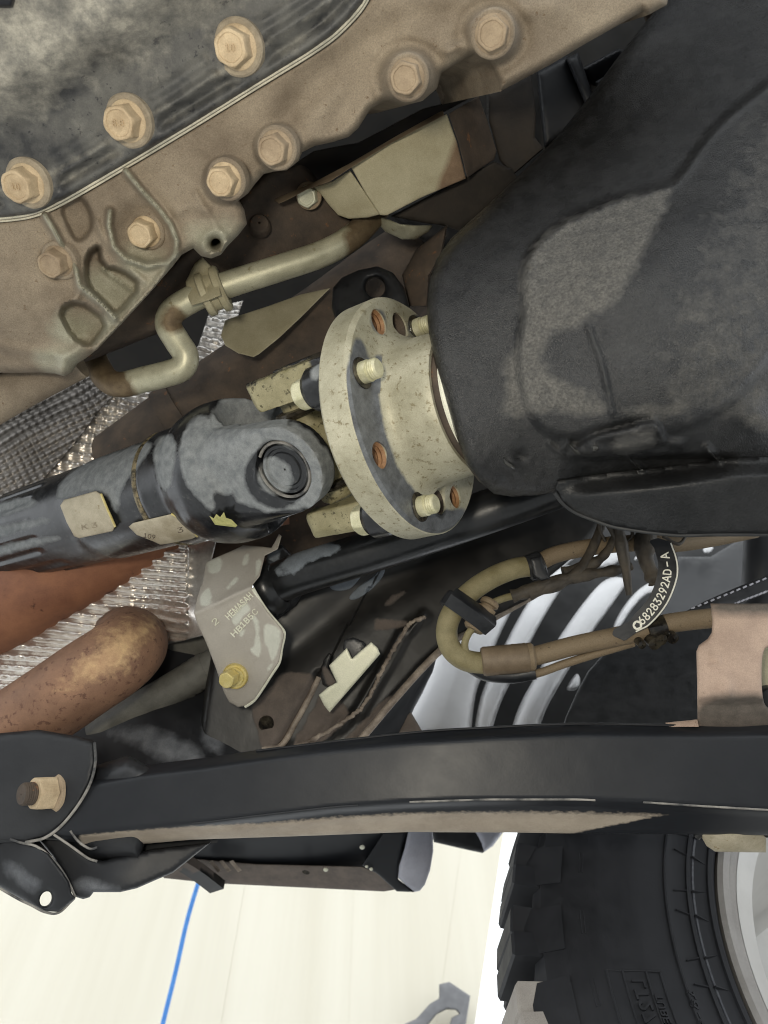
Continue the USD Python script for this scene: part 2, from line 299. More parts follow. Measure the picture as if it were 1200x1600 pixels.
def basis(axis, ref=(0.31, 0.87, 0.2)):
    n = np.asarray(axis, float); n = n / np.linalg.norm(n); u = np.cross(ref, n); u /= np.linalg.norm(u)
    return n, u, np.cross(n, u)
def lathe(profile, origin, axis, n=64, refine=None, u=None):
    """profile: (radius, height along the axis) pairs, turned about the axis through origin."""
    p = np.asarray(profile, float)
    if refine:
        q = [p[0]]
        for a, b in zip(p[:-1], p[1:]):
            k = max(1, int(np.linalg.norm(b - a) / refine)); q += [a + (b - a) * (i + 1) / k for i in range(k)]
        p = np.array(q)
    ax, uu, vv = basis(axis)
    if u is not None: uu = np.asarray(u); vv = np.cross(ax, uu)
    th = np.arange(n) / n * 2 * np.pi
    v = np.asarray(origin) + p[:, None, :1] * (np.cos(th)[None, :, None] * uu + np.sin(th)[None, :, None] * vv) + p[:, None, 1:] * ax
    i, j = np.meshgrid(np.arange(len(p) - 1), np.arange(n), indexing='ij')
    q = np.stack([i * n + j, i * n + (j + 1) % n, (i + 1) * n + (j + 1) % n, (i + 1) * n + j], -1).reshape(-1, 4)
    return trimesh.Trimesh(v.reshape(-1, 3), np.vstack([q[:, [0, 1, 2]], q[:, [0, 2, 3]]]), process=False)
def merged(*m):
    return trimesh.util.concatenate(m)
def tm(man):
    m = man.to_mesh(); return trimesh.Trimesh(np.array(m.vert_properties[:, :3]), np.array(m.tri_verts), process=False)
def place(mesh, origin, n, e, g):
    """Local (x, y, z) to world axes e, g, n."""
    mesh = mesh.copy(); v = np.array(mesh.vertices); mesh.vertices = np.asarray(origin) + v[:, :1] * e + v[:, 1:2] * g + v[:, 2:3] * n
    return mesh
def hexhead(origin, axis, af, h, turn=0., dish=True):
    ax, u, v = basis(axis); R = af / math.sqrt(3); rows = []
    th = np.arange(48) / 48 * 2 * np.pi; hx = R * math.cos(math.pi / 6) / np.cos((th % (math.pi / 3)) - math.pi / 6)
    rnd = np.minimum(hx, af * .5 * 1.04)
    prof = [(hx, 0), (hx, h * .72), (np.minimum(hx, af * .545), h * .86), (rnd * .965, h * .97), (rnd * .90, h), (rnd * .80, h)]
    if dish: prof += [(rnd * .74, h * .93), (rnd * .35, h * .92)]
    prof += [(rnd * .02, h * (.92 if dish else 1))]
    c, s = np.cos(th + turn), np.sin(th + turn); V_ = []
    for r, z in prof: V_.append(np.asarray(origin) + (r * c)[:, None] * u + (r * s)[:, None] * v + z * ax)
    n = 48; i, j = np.meshgrid(np.arange(len(prof) - 1), np.arange(n), indexing='ij')
    q = np.stack([i * n + j, i * n + (j + 1) % n, (i + 1) * n + (j + 1) % n, (i + 1) * n + j], -1).reshape(-1, 4)
    return trimesh.Trimesh(np.vstack(V_), np.vstack([q[:, [0, 1, 2]], q[:, [0, 2, 3]]]), process=False)
def washer(origin, axis, r, h, cone=.6):
    return lathe([(r * .3, 0), (r, 0), (r, h * .3), (r * .97, h * .45), (r * .72, h * (.45 + .55 * cone)), (r * .3, h)], origin, axis, 40)
def letters(text, p0, p1, hpx, depth, raise_=.0004, bold=False, curve=None):
    """Lettering standing on a surface: reads from p0 to p1 (or along CURVE), capitals hpx tall."""
    m = meshkit.text_mesh(text, 1.0, .05, bold); v = np.array(m.vertices); x = v[:, 0] - v[:, 0].min(); x = x / x.max(); y = v[:, 1] * hpx
    if curve is None:
        p0, p1 = np.array(p0, float), np.array(p1, float); t = (p1 - p0) / np.linalg.norm(p1 - p0); nn = np.array([t[1], -t[0]])
        q = p0 + x[:, None] * (p1 - p0) + y[:, None] * nn
    else:
        c = spline(curve, 30); L = np.concatenate([[0], np.cumsum(np.linalg.norm(np.diff(c, axis=0), axis=1))]); s = x * L[-1]
        b = np.stack([np.interp(s, L, c[:, 0]), np.interp(s, L, c[:, 1])], 1); tg = np.gradient(c, axis=0); tg /= np.linalg.norm(tg, axis=1, keepdims=True)
        tt = np.stack([np.interp(s, L, tg[:, 0]), np.interp(s, L, tg[:, 1])], 1); q = b + y[:, None] * np.stack([tt[:, 1], -tt[:, 0]], 1)
    z = v[:, 2]; zz = (z - z.min()) / max(np.ptp(z), 1e-9)
    return trimesh.Trimesh(V(q[:, 0], q[:, 1], depth(q[:, 0], q[:, 1]) + .0002 - zz * (raise_ + .0002)), m.faces, process=False)
DOWN = np.array([0, 0, -1.0])
def bolt(parent, px, py, depth, axis, rw, af, h, look, ring=None, ring_look='dust_ring', turn=.3, sink=0., label=None, text=None):
    """A flanged bolt: head, washer flange and, where dust has settled round it, the seat it is screwed onto."""
    o = V(px, py, depth(np.array([px]), np.array([py]))[0]); axis = np.asarray(axis) / np.linalg.norm(axis); o = o - axis * sink
    b = obj('bolt', hexhead(o + axis * .0025, axis, af, h, turn), look, parent, 28, label=label)
    obj('washer', washer(o, axis, rw, .0045), look, b)
    if ring: obj('bolt_seat', lathe([(rw * .6, .0016), (ring * .9, .0014), (ring * .97, .0006), (ring, -.0045)], o, axis, 40), ring_look, b)
    if text:
        m = meshkit.text_mesh(text, af * .2, .0006, False); v = np.array(m.vertices); v[:, :2] -= (v[:, :2].max(0) + v[:, :2].min(0)) / 2
        r, up = camdir(1, 0, 0), camdir(0, 1, 0); r = r - axis * (r @ axis); r /= np.linalg.norm(r); up = np.cross(axis, r)
        obj('head_mark', trimesh.Trimesh(o + axis * (.0025 + h * .915) + v[:, :1] * r + v[:, 1:2] * up + v[:, 2:] * axis, m.faces, process=False), look, b, False)
    return b

# ================================================================ the setting
def quad_sheet(name, pts, look, thick=.02):
    pts = np.asarray(pts, float); n = np.cross(pts[1] - pts[0], pts[3] - pts[0]); n /= np.linalg.norm(n)
    v = np.vstack([pts, pts + n * thick]); f = [[0, 2, 1], [0, 3, 2], [4, 5, 6], [4, 6, 7]]
    for i in range(4): j = (i + 1) % 4; f += [[i, j, j + 4], [i, j + 4, i + 4]]
    return trimesh.Trimesh(v, f, process=False)
WY = 2.5
def wallpt(px, py): return V(px, py, yplane(WY)(px, py))
# cream wall of upright sheets, ending beside the wheel
seams = [(-420, 1600), (-130, 1600), (100, 1600), (345, 1600), (545, 1600), (682, 1600), (742, 1600)]
wl = thing('wall', 'cream workshop wall of upright metal sheets with a pale end edge', 'wall', wallpt(300, 1600))
def seam_top(i):
    x0 = seams[i][0]
    return (x0 + (600 - x0) * .235 if i < 5 else (x0 + 48, x0 + 52)[i - 5])
for i in range(len(seams) - 1):
    a0, a1 = seams[i][0], seams[i + 1][0]; t0, t1 = seam_top(i), seam_top(i + 1)
    q = [wallpt(a0, 1600), wallpt(a1, 1600), wallpt(t1, 1254 if i < 5 else 1254), wallpt(t0, 1254)]
    q[2] = q[1] + (q[2] - q[1]) * 1.6; q[3] = q[0] + (q[3] - q[0]) * 1.6
    q[0] = q[0] - (q[3] - q[0]) * .6; q[1] = q[1] - (q[2] - q[1]) * .6
    c = sum(q) / 4; q = [p + (c - p) / np.linalg.norm(c - p) * .0005 for p in q]
    obj('wall_sheet', quad_sheet('s', [p + np.array([0, .0012 * (i % 2), 0]) for p in q], 'wall_cream', -.04), 'wall_cream', wl, False)
q = [wallpt(600 - 1200, 1900), wallpt(735, 1900), wallpt(735, 1200), wallpt(600 - 1200, 1200)]
obj('wall_backing', quad_sheet('s', [p + np.array([0, .012, 0]) for p in q], 'wall_cream', -.04), 'wall_cream', wl, False)
# blue hose hanging in front of the wall
obj('air_hose', sweep([(322, 1340, 2.25), (308, 1385, 2.22), (292, 1440, 2.18), (274, 1520, 2.12), (252, 1610, 2.05), (228, 1720, 1.98)], .0066), 'hose_blue', cat='hose', label='thin bright blue hose hanging down in front of the cream wall')
# grey looped bracket at the foot of the picture
hk = thing('wall_bracket', 'dark grey bracket with an open loop mounted on the cream wall beside its end edge', 'bracket', V(700, 1600, 2.3))
obj('bracket_plate', relief([(686, 1538), (702, 1534), (735, 1556), (728, 1600), (724, 1640), (690, 1640), (706, 1590), (718, 1584), (712, 1578), (698, 1577), (682, 1585), (660, 1612), (630, 1618), (632, 1600), (650, 1592), (672, 1568), (686, 1560)], yplane(2.38), 4, .05, (4, .01)), 'grey_plastic', hk)
obj('loop', sweep([(700, 1600, 2.31), (688, 1602, 2.31), (680, 1618, 2.31), (684, 1650, 2.31)], .008), 'grey_plastic', hk)

# workshop floor under the lifted vehicle, unseen, added to block light from below
obj('workshop_floor', quad_sheet('f', [(-6, -6, 0), (6, -6, 0), (6, 6, 0), (-6, 6, 0)], '', -.05), 'concrete', smooth=False, kind='structure', label='unseen grey concrete workshop floor added below', cat='floor')
# underbody of the vehicle overhead
obj('vehicle_floor', merged(quad_sheet('f', [(-1.3, -1.1, CAMZ + .80), (1.3, -1.1, CAMZ + .80), (1.3, .46, CAMZ + .80), (-1.3, .46, CAMZ + .80)], 'floor_dark', .03), quad_sheet('f', [(-1.3, .461, CAMZ + .802), (-.27, .461, CAMZ + .802), (-.27, .93, CAMZ + .802), (-1.3, .93, CAMZ + .802)], '', .03)), 'floor_dark', smooth=False, kind='structure', label='dark underside of the vehicle floor above the running gear', cat='vehicle floor')

# ================================================================ oil pan
ZP = .400
PE = [(-260, 346), (-60, 343), (-20, 342), (20, 339), (55, 332), (100, 312), (200, 254), (300, 194), (400, 132), (480, 83), (520, 55), (548, 28), (566, 6), (580, -20)]
PEL = LineString(PE)
def edge_s(x, y): return shapely.distance(PEL, shapely.points(x, y))
pan = thing('oil_pan', 'black dusty transmission oil pan with a row of tan flange bolts at top left', 'oil pan', V(200, 150, zplane(ZP)(200, 150)))
def pan_d(x, y):
    s = edge_s(x, y)
    h = .0045 * np.sqrt(np.clip(1 - np.clip(1 - s / 16, 0, 1) ** 2, 0, 1))                       # rolled lip
    h = h - .0035 * np.exp(-((s - 26) / 9) ** 2)                                              # gutter behind the lip
    h += .018 * sstep((s - 118) / 110) + .003 * sstep((s - 230) / 80)                           # the bulging sump
    for r in ([(80, 280), (120, 256), (168, 224)], [(236, 182), (285, 152), (334, 117)], [(404, 70), (450, 42), (505, 5)], [(-20, 312), (5, 305)]):
        h += .0032 * np.exp(-(dist(r, x, y) / 8) ** 2)
        h += .0016 * np.exp(-(dist([(a - 12, b - 24) for a, b in r], x, y) / 9) ** 2)
    for bx, by, h0 in ((372, 74, .0052), (201, 189, .0052), (44, 286, .0052)):
        w = sstep((56 - np.hypot(x - bx, y - by)) / 16); h = h * (1 - w) + h0 * w
    return zplane(ZP)(x, y) - h
def pan_mask(x, y, v):
    s = edge_s(x, y)
    return 55 * sstep((s - 90) / 110) - 42 + 16 * sstep((60 - np.hypot(x - 40, y - 60)) / 60) + 26 * np.exp(-((s - 24) / 9) ** 2) * (x > 60) + 30 * np.exp(-((s - 45) / 5) ** 2)
pout = PE + [(590, -60), (560, -140), (-260, -140)]
obj('pan_shell', relief(pout, pan_d, 4, .03, None, (0, 0, 1), rough=.00022, rscale=170), 'pan_paint', pan, 60, pan_mask)
for k, r in ((0, .0008), (5, .0006)): obj('pan_rim', sweep([(x + k * .5, y + k * .9, zplane(ZP)(x, y) + .0002 + .0004 * k) for x, y in PE], r, 10, 6), 'rim_pale', pan, label='bare pale edge of the pan rim')
obj('drain_boss', relief([(-60, -60), (25, -60), (25, -8), (20, 12), (-60, 14)], lambda x, y: pan_d(x, y) - .004, 4, .01, (8, .004)), 'black_paint', pan)
for px, py, tu, tx in ((372, 74, .3, '10'), (201, 189, .9, '8.8'), (44, 286, .1, '10')):
    bolt(pan, px, py, pan_d, DOWN + np.array([-.17, .05, 0]), .0092, .0142, .0088, 'bolt_tan', .0121, turn=tu, text=tx)

# ================================================================ transmission casting
tout = [(1056, -60), (1042, 8), (1012, 24), (1004, 18), (905, 74), (862, 100), (782, 143), (778, 128), (764, 96), (742, 84), (716, 98), (690, 114), (683, 138), (660, 158), (640, 161), (618, 157), (600, 158), (578, 172), (560, 200), (545, 214), (520, 222), (492, 228), (472, 238), (466, 252), (448, 266), (428, 268), (412, 272), (398, 288), (388, 302), (372, 314), (382, 328), (386, 350), (372, 368), (356, 384), (345, 398), (330, 404), (314, 400), (302, 388), (284, 398), (270, 416), (232, 460), (190, 506), (152, 546), (134, 560), (118, 570), (112, 582), (100, 588), (86, 584), (60, 582), (20, 583), (-60, 580), (-260, 572), (-260, 346)] 
ppoly = PE[1:] + [(590, -60)]
tr = thing('transmission_case', 'brown dusty cast transmission case with ribs and bolt bosses beside the oil pan', 'transmission', V(250, 330, .42))
TO = Polygon(tout + ppoly); TO = TO if TO.is_valid else TO.buffer(0)
PK1 = Polygon(smoothed([(131, 395), (158, 376), (162, 414), (190, 418), (227, 444), (189, 491), (176, 492), (150, 466), (131, 444)], 1))
PK2 = Polygon(smoothed([(86, 480), (122, 464), (174, 502), (152, 534), (138, 546), (110, 530)], 1))
PK3 = Polygon(smoothed([(90, 318), (130, 300), (150, 345), (140, 372), (118, 384), (100, 350)]))
def tr_d(x, y):
    s = edge_s(x, y); pts = shapely.points(x, y)
    h = -.004 - .00003 * s + .002 * np.exp(-(s / 14) ** 2)
    # the gutter along the rail, behind the gasket face
    h -= .0052 * np.exp(-(dist([(430, 192), (500, 130), (570, 70), (620, 46), (700, 30)], x, y) / 26) ** 2) * sstep((x - 400) / 60)
    h -= .0040 * np.exp(-(dist([(520, 196), (545, 160), (570, 105)], x, y) / 20) ** 2)
    h += .0025 * np.exp(-(dist([(640, 42), (740, 36), (860, 10)], x, y) / 20) ** 2)
    for pk, dp in ((PK1, .020), (PK2, .018), (PK3, .008)):
        dd = shapely.distance(pk.boundary, pts); ins = shapely.contains(pk, pts); h -= dp * np.where(ins, sstep(dd / 7), 0)
    for r, w, hh in (([(70, 336), (84, 360), (102, 392), (118, 420), (124, 446), (160, 474), (180, 498)], 5, .0115), ([(196, 266), (220, 296), (248, 326), (266, 350), (276, 376), (274, 400)], 4.6, .0105),
                     ([(172, 330), (170, 352), (178, 386), (196, 404), (230, 416), (262, 410), (276, 398)], 5, .0105), ([(280, 396), (250, 436), (200, 494), (152, 544)], 6, .010),
                     ([(276, 330), (300, 318), (322, 330)], 9, .002), ([(305, 300), (335, 350), (350, 385)], 5, .002), ([(0, 540), (60, 552), (110, 556), (140, 550)], 9, .0025),
                     ([(150, 345), (162, 372), (184, 402), (226, 440)], 5, .003), ([(160, 420), (206, 454)], 2.2, .0022), ([(120, 300), (140, 330), (152, 352)], 3, -.0014),
                     ([(700, 80), (722, 70), (742, 84)], 8, .004), ([(96, 478), (120, 466), (126, 452)], 6, .004), ([(130, 536), (100, 560), (96, 584)], 9, .004)):
        h += hh * np.exp(-(dist(r, x, y) / w) ** 2)
    for bx, by, R, hh in ((354, 282, 36, .007), (434, 230, 36, .007), (638, 122, 42, .008), (770, 56, 40, .007), (230, 360, 30, .001), (92, 408, 30, -.002), (336, 380, 30, .001)):
        h += hh * sstep((R - np.hypot(x - bx, y - by)) / 9 + .5)
        w = sstep((R - 2 - np.hypot(x - bx, y - by)) / 10) * (R > 29); h = h * (1 - w) + {354: .005, 434: .005, 638: .0045, 770: .0035, 230: -.0065, 92: -.006, 336: -.004}[bx] * w
        if R > 38: h -= .0025 * np.exp(-((np.hypot(x - bx, y - by) - R - 12) / 9) ** 2)
    h -= .0075 * np.exp(-(np.hypot(x - 226, y - 362) / 46) ** 4)
    h += .012 * np.exp(-(((x - 0) / 110) ** 2 + ((y - 470) / 70) ** 2))
    return zplane(ZP)(x, y) - h
RIBL = [[(70, 336), (84, 360), (102, 392), (118, 420), (124, 446), (160, 474), (180, 498)], [(196, 266), (220, 296), (248, 326), (266, 350), (276, 376), (274, 400)], [(172, 330), (170, 352), (178, 386), (196, 404), (230, 416), (262, 410), (276, 398)], [(160, 420), (206, 454)]]
TMASK = [[(140, 420), (200, 430), (226, 446), (186, 494), (150, 470), (132, 450)], [(100, 480), (165, 500), (150, 530), (110, 545), (70, 520)], [(200, 380), (262, 400), (250, 430), (220, 440), (190, 420)], [(295, 350), (384, 345), (340, 400), (300, 392)], [(150, 500), (270, 400), (285, 400), (140, 556)], [(60, 540), (140, 540), (110, 590), (60, 575)]]
obj('case_shell', relief(list(TO.exterior.coords)[:-1], tr_d, 3.6, .11, (15, .012), V(200, 300, .5) - V(200, 300, .4) + np.array([0, 0, .06]), rough=.0006, rscale=130, holes=[ellipse(337, 381, 7.5, 8)]), 'cast_brown', tr, 50, lambda x, y, v: np.maximum(sdf(TMASK, x, y), np.max([62 * np.exp(-(dist(r, x, y) / 4.5) ** 2) - 34 for r in RIBL], 0)))
for px, py, k, tu in ((230, 361, 'bolt_tan', .4), (93, 407, 'bolt_brown', .2), (354, 280, 'bolt_tan', .8), (433, 231, 'bolt_brown', 0.), (637, 121, 'bolt_brown', .5), (770, 53, 'bolt_brown', .1)):
    bolt(tr, px, py, tr_d, DOWN + np.array([-.17, .05, 0]), .0080, .0126, .0078, k, .0102, 'cast_brown', tu)
# gasket face strip between pan and casting
obj('gasket_strip', relief(list(PEL.parallel_offset(1, 'right').coords) + list(PEL.parallel_offset(17, 'right').coords)[::-1], lambda x, y: zplane(ZP)(x, y) + .0012 + .00008 * edge_s(x, y), 4, .008, (4, .001)), 'gasket_tan', tr, 45, label='tan dusty gasket edge under the pan rim')

# dark case wall behind, above the pipe
cw = thing('case_side', 'dark brown lower side of the gearbox seen behind the zinc pipe', 'gearbox', V(380, 380, .49))
obj('side_wall', relief([(300, 380), (420, 262), (470, 250), (540, 330), (580, 350), (520, 400), (430, 440), (330, 470), (290, 470), (250, 520), (150, 560), (60, 590), (-60, 600), (-60, 570), (130, 540), (260, 420)], plane3((300, 400, .475), (560, 330, .5), (100, 560, .475)), 6, .05, (14, .012), rough=.002, rscale=50), 'rust_dark', cw, 50)
obj('plug', lathe([(.0008, .004), (.0055, .004), (.006, .003), (.0068, .002), (.0072, -.002)], V(406, 353, .477), camdir(.1, .1, 1), 32), 'rust_dark', cw, 40)
obj('cross_tube', sweep([(-260, 776, .47), (-60, 660, .47), (30, 608, .47), (120, 560, .47)], .013), 'cast_brown', cw)

# ================================================================ sheet-metal shield in front of the engine block
sh = thing('heat_shield', 'folded olive dusty sheet-metal shield bolted under the transmission rail', 'heat shield', V(640, 250, .46))
pf = plane3((548, 258, .452), (700, 178, .452), (598, 337, .466))
obj('front_panel', relief([(548, 260), (600, 228), (660, 196), (698, 178), (714, 222), (728, 279), (660, 308), (604, 337), (594, 336), (570, 300)], pf, 5, .003, (4, .001), rough=.0005, rscale=40), 'shield_dusty', sh, 40, lambda x, y, v: (x - 700) * .9 + (y - 250) * .35)
obj('side_wing', relief([(490, 293), (520, 283), (547, 266), (570, 300), (594, 335), (575, 340), (545, 342), (528, 336), (512, 318), (502, 304)], plane3((490, 293, .470), (548, 266, .455), (590, 336, .469)), 4, .003, (4, .001)), 'shield_dusty', sh)
obj('end_panel', relief([(701, 178), (748, 150), (762, 190), (776, 236), (772, 250), (760, 257), (730, 278), (716, 222)], plane3((700, 178, .452), (748, 150, .475), (729, 278, .466)), 4, .003, (4, .001)), 'rust_dark', sh)  # shadow across the shield, shaped as a darker folded end
obj('top_lip', relief([(428, 312), (455, 300), (490, 285), (545, 256), (620, 212), (692, 172), (694, 180), (610, 224), (548, 262), (515, 284), (480, 296), (450, 312), (436, 318)], plane3((430, 314, .472), (548, 258, .449), (692, 174, .449)), 4, .010, (3, .0015)), 'bolt_brown', sh)
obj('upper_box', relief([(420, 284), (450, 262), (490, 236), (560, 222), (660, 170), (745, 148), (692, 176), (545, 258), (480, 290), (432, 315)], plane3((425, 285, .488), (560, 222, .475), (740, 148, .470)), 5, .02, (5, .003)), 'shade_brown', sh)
b = obj('screw', hexhead(V(482, 307, .475), camdir(-.2, -.5, 1), .012, .006, .3), 'zinc_bright', sh, 28)
obj('washer', washer(V(483, 306, .477), camdir(-.2, -.5, 1), .0085, .003), 'bolt_brown', b)
obj('curved_strap', relief([(580, 338), (600, 340), (625, 350), (650, 352), (676, 352), (670, 362), (650, 374), (628, 374), (602, 362)], rbf([(580, 338, .50), (625, 352, .488), (676, 354, .505), (628, 374, .505), (650, 362, .492), (605, 355, .5)]), 4, .004, (4, .003)), 'pipe_zinc', label='curved silver strap hanging under the dusty heat shield', cat='strap')

# engine block, dark, between the transmission and the axle
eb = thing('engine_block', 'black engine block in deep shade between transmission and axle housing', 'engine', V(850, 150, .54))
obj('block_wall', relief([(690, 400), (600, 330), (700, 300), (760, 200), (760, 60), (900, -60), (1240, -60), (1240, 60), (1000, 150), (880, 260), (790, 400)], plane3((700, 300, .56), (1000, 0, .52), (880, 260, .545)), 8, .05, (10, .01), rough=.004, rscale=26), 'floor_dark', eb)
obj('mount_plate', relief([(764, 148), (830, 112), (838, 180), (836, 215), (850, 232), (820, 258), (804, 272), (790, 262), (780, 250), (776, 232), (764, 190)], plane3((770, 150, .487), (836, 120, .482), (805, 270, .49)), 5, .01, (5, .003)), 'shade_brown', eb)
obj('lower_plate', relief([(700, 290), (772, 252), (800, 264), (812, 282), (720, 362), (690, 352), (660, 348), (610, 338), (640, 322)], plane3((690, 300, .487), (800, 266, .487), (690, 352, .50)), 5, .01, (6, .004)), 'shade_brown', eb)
for k, (o, d) in enumerate((([(838, 112), (886, 86), (920, 180), (905, 200), (850, 230)], .51), ([(884, 92), (904, 82), (934, 172), (922, 182)], .50), ([(905, 108), (965, 76), (1000, 82), (975, 128), (930, 140)], .512), ([(930, 128), (990, 92), (960, 146), (938, 152)], .503), ([(1004, 22), (1042, 8), (1040, 30), (1012, 42)], .47))):
    obj('casting_pad', relief(o, plane3((o[0][0], o[0][1], d), (o[1][0], o[1][1], d), (o[2][0], o[2][1], d + .012)), 5, .02, (8, .006)), 'black_soft' if k != 4 else 'rust_dark', eb)

# ================================================================ zinc pipe
pp = thing('cooler_pipe', 'pale zinc pipe with two bends and a clamp collar below the transmission', 'pipe', V(340, 450, .47))
path = [(612, 300, .53), (594, 322, .512), (572, 350, .497), (545, 374, .487), (505, 396, .481), (440, 418, .476), (370, 440, .472), (325, 456, .470), (295, 470, .470), (270, 487, .471), (263, 508, .472), (276, 532, .474), (290, 556, .475), (284, 575, .476), (262, 584, .477), (225, 593, .48), (190, 601, .484), (168, 594, .492), (152, 570, .505), (140, 540, .52)]
def pipe_mask(x, y, v): return np.maximum.reduce([205 - x + .5 * (y - 600), 20 - np.hypot(x - 270, y - 500), (x - 540) * .8])
obj('pipe_tube', sweep(path, .0083, 28, 8), 'pipe_zinc', pp, True, pipe_mask)
ca = V(345, 448, .470) - V(310, 462, .470); ca /= np.linalg.norm(ca)
obj('clamp_collar', lathe([(.0082, -.0075), (.0125, -.0075), (.0138, -.0065), (.0138, -.003), (.0118, -.002), (.0118, .002), (.0142, .003), (.0148, .0062), (.0135, .0078), (.0082, .0078)], V(333, 456, .470), ca, 48), 'shield_dusty', pp, 40)
obj('clamp_lug', relief([(290, 440), (304, 412), (316, 402), (330, 416), (340, 422), (342, 440), (346, 462), (326, 470), (300, 478), (292, 462)], plane3((290, 440, .466), (330, 416, .463), (320, 470, .455)), 4, .006, (4, .002)), 'shield_dusty', pp, 40)

# galvanised leaf plate and rusty converter pipe behind
obj('deflector_plate', relief([(516, 450), (470, 496), (436, 528), (404, 554), (396, 558), (372, 552), (352, 540), (345, 524), (352, 500), (420, 478), (470, 460)], plane3((516, 450, .555), (400, 556, .53), (350, 520, .545)), 5, .003, (3, .001)), 'shield_dusty', label='thin grey leaf-shaped deflector plate under the zinc pipe', cat='plate')
cp = thing('converter_pipe', 'wide dull brown exhaust pipe with a band behind the driveshaft joint', 'exhaust pipe', V(420, 580, .62))
obj('pipe_shell', sweep([(200, 740, .63), (270, 690, .62), (340, 640, .615), (430, 580, .61), (530, 510, .61), (640, 430, .62), (720, 390, .64)], .040, 40, 6), 'rust_dark', cp)
ba = V(330, 646, .615) - V(310, 660, .615); ba /= np.linalg.norm(ba)
obj('band', lathe([(.0385, -.009), (.0425, -.008), (.0425, .008), (.0385, .009)], V(296, 672, .618), ba, 60), 'rust_dark', cp)
rb = thing('rubber_mount', 'black rubber mount with a round hole behind the top of the flange', 'rubber mount', V(575, 450, .50))
obj('mount_block', relief([(518, 480), (520, 450), (534, 434), (560, 422), (590, 416), (614, 426), (632, 450), (640, 480), (620, 520), (530, 520)], plane3((520, 450, .495), (600, 420, .49), (580, 510, .475)), 4, .03, (12, .008), holes=[ellipse(587, 449, 16, 16)]), 'rubber_black', rb)
obj('mount_arm', relief([(640, 480), (628, 430), (650, 390), (700, 350), (690, 400), (672, 430), (668, 480)], plane3((640, 480, .50), (650, 390, .51), (690, 360, .5)), 5, .01, (6, .005)), 'rust_dark', rb)

obj('exhaust_shield', relief([(300, 800), (380, 700), (560, 700), (620, 800), (600, 850), (500, 868), (430, 880), (300, 900)], plane3((300, 850, .64), (600, 800, .66), (430, 700, .65)), 8, .01, (8, .004), rough=.003, rscale=30), 'rust_dark', cat='heat shield', label='rusty brown plate behind the universal joint, above the stamped bracket')
# ================================================================ embossed foil shields
def dimples(pu, pv, ang, amp, base, ridge=.6, dots=1.):
    ca_, sa_ = math.cos(math.radians(ang)), math.sin(math.radians(ang))
    def f(x, y):
        u = (x * ca_ + y * sa_) / pu; w = (-x * sa_ + y * ca_) / pv
        wav = .35 * (meshkit.noise(np.stack([x / 70., y / 70., 0 * x], -1), 3) - .5) * 12
        u = u + .25 * np.sin(wav); w = w + .25 * np.cos(wav * 1.3); dd = meshkit.noise(np.stack([x / 45., y / 45., 0 * x + 4], -1), 5)
        return base(x, y) - dots * amp * (np.cos(2 * np.pi * u) * .5 + .5) * (np.cos(2 * np.pi * w) * .5 + .5) * (.4 + 1.0 * dd) - ridge * amp * (1.2 - dd) * (np.cos(2 * np.pi * w) * .5 + .5) - .020 * (meshkit.noise(np.stack([x / 90., y / 60., 0 * x + 9], -1), 6) - .5)
    return f
f1 = plane3((0, 740, .60), (150, 580, .64), (160, 620, .63))
obj('foil_shield', relief([(-260, 780), (-10, 640), (60, 600), (130, 566), (170, 560), (192, 606), (160, 636), (120, 690), (75, 742), (20, 800), (-260, 900)], dimples(12.5, 12.5, -28, .0034, f1), 2.6, .004, None), 'foil_dark', smooth=True, cat='heat shield', label='dark dimpled foil heat shield at the left edge above the driveshaft')
f2 = plane3((70, 760, .60), (170, 600, .66), (290, 680, .66))
obj('foil_shield', relief([(70, 746), (112, 694), (165, 614), (215, 610), (260, 590), (310, 540), (330, 480), (380, 470), (350, 560), (300, 660), (270, 720), (180, 780), (70, 800)], dimples(17, 16, 8, .0055, f2, .9, .8), 2.8, .004, None), 'foil', smooth=True, cat='heat shield', label='shiny pale dimpled foil heat shield above the driveshaft and under the zinc pipe')
f3 = rbf([(170, 960, .60), (240, 850, .60), (300, 830, .605), (320, 900, .585), (240, 960, .60), (300, 960, .575), (330, 830, .60), (160, 850, .62), (-40, 1060, .6)])
obj('foil_shield', relief([(-260, 1150), (60, 990), (140, 930), (200, 870), (230, 840), (260, 820), (345, 815), (330, 880), (318, 950), (330, 990), (250, 1010), (150, 1010), (40, 1060), (-260, 1210)], lambda x, y: dimples(20, 15, 5, .0055, f3, 1.1, .35)(x, y) * (x < 292) + f3(x, y) * (x >= 292), 2.8, .004, None), 'foil', smooth=True, cat='heat shield', label='ribbed silver foil heat shield between the rusty exhaust pipe and the stamped bracket')

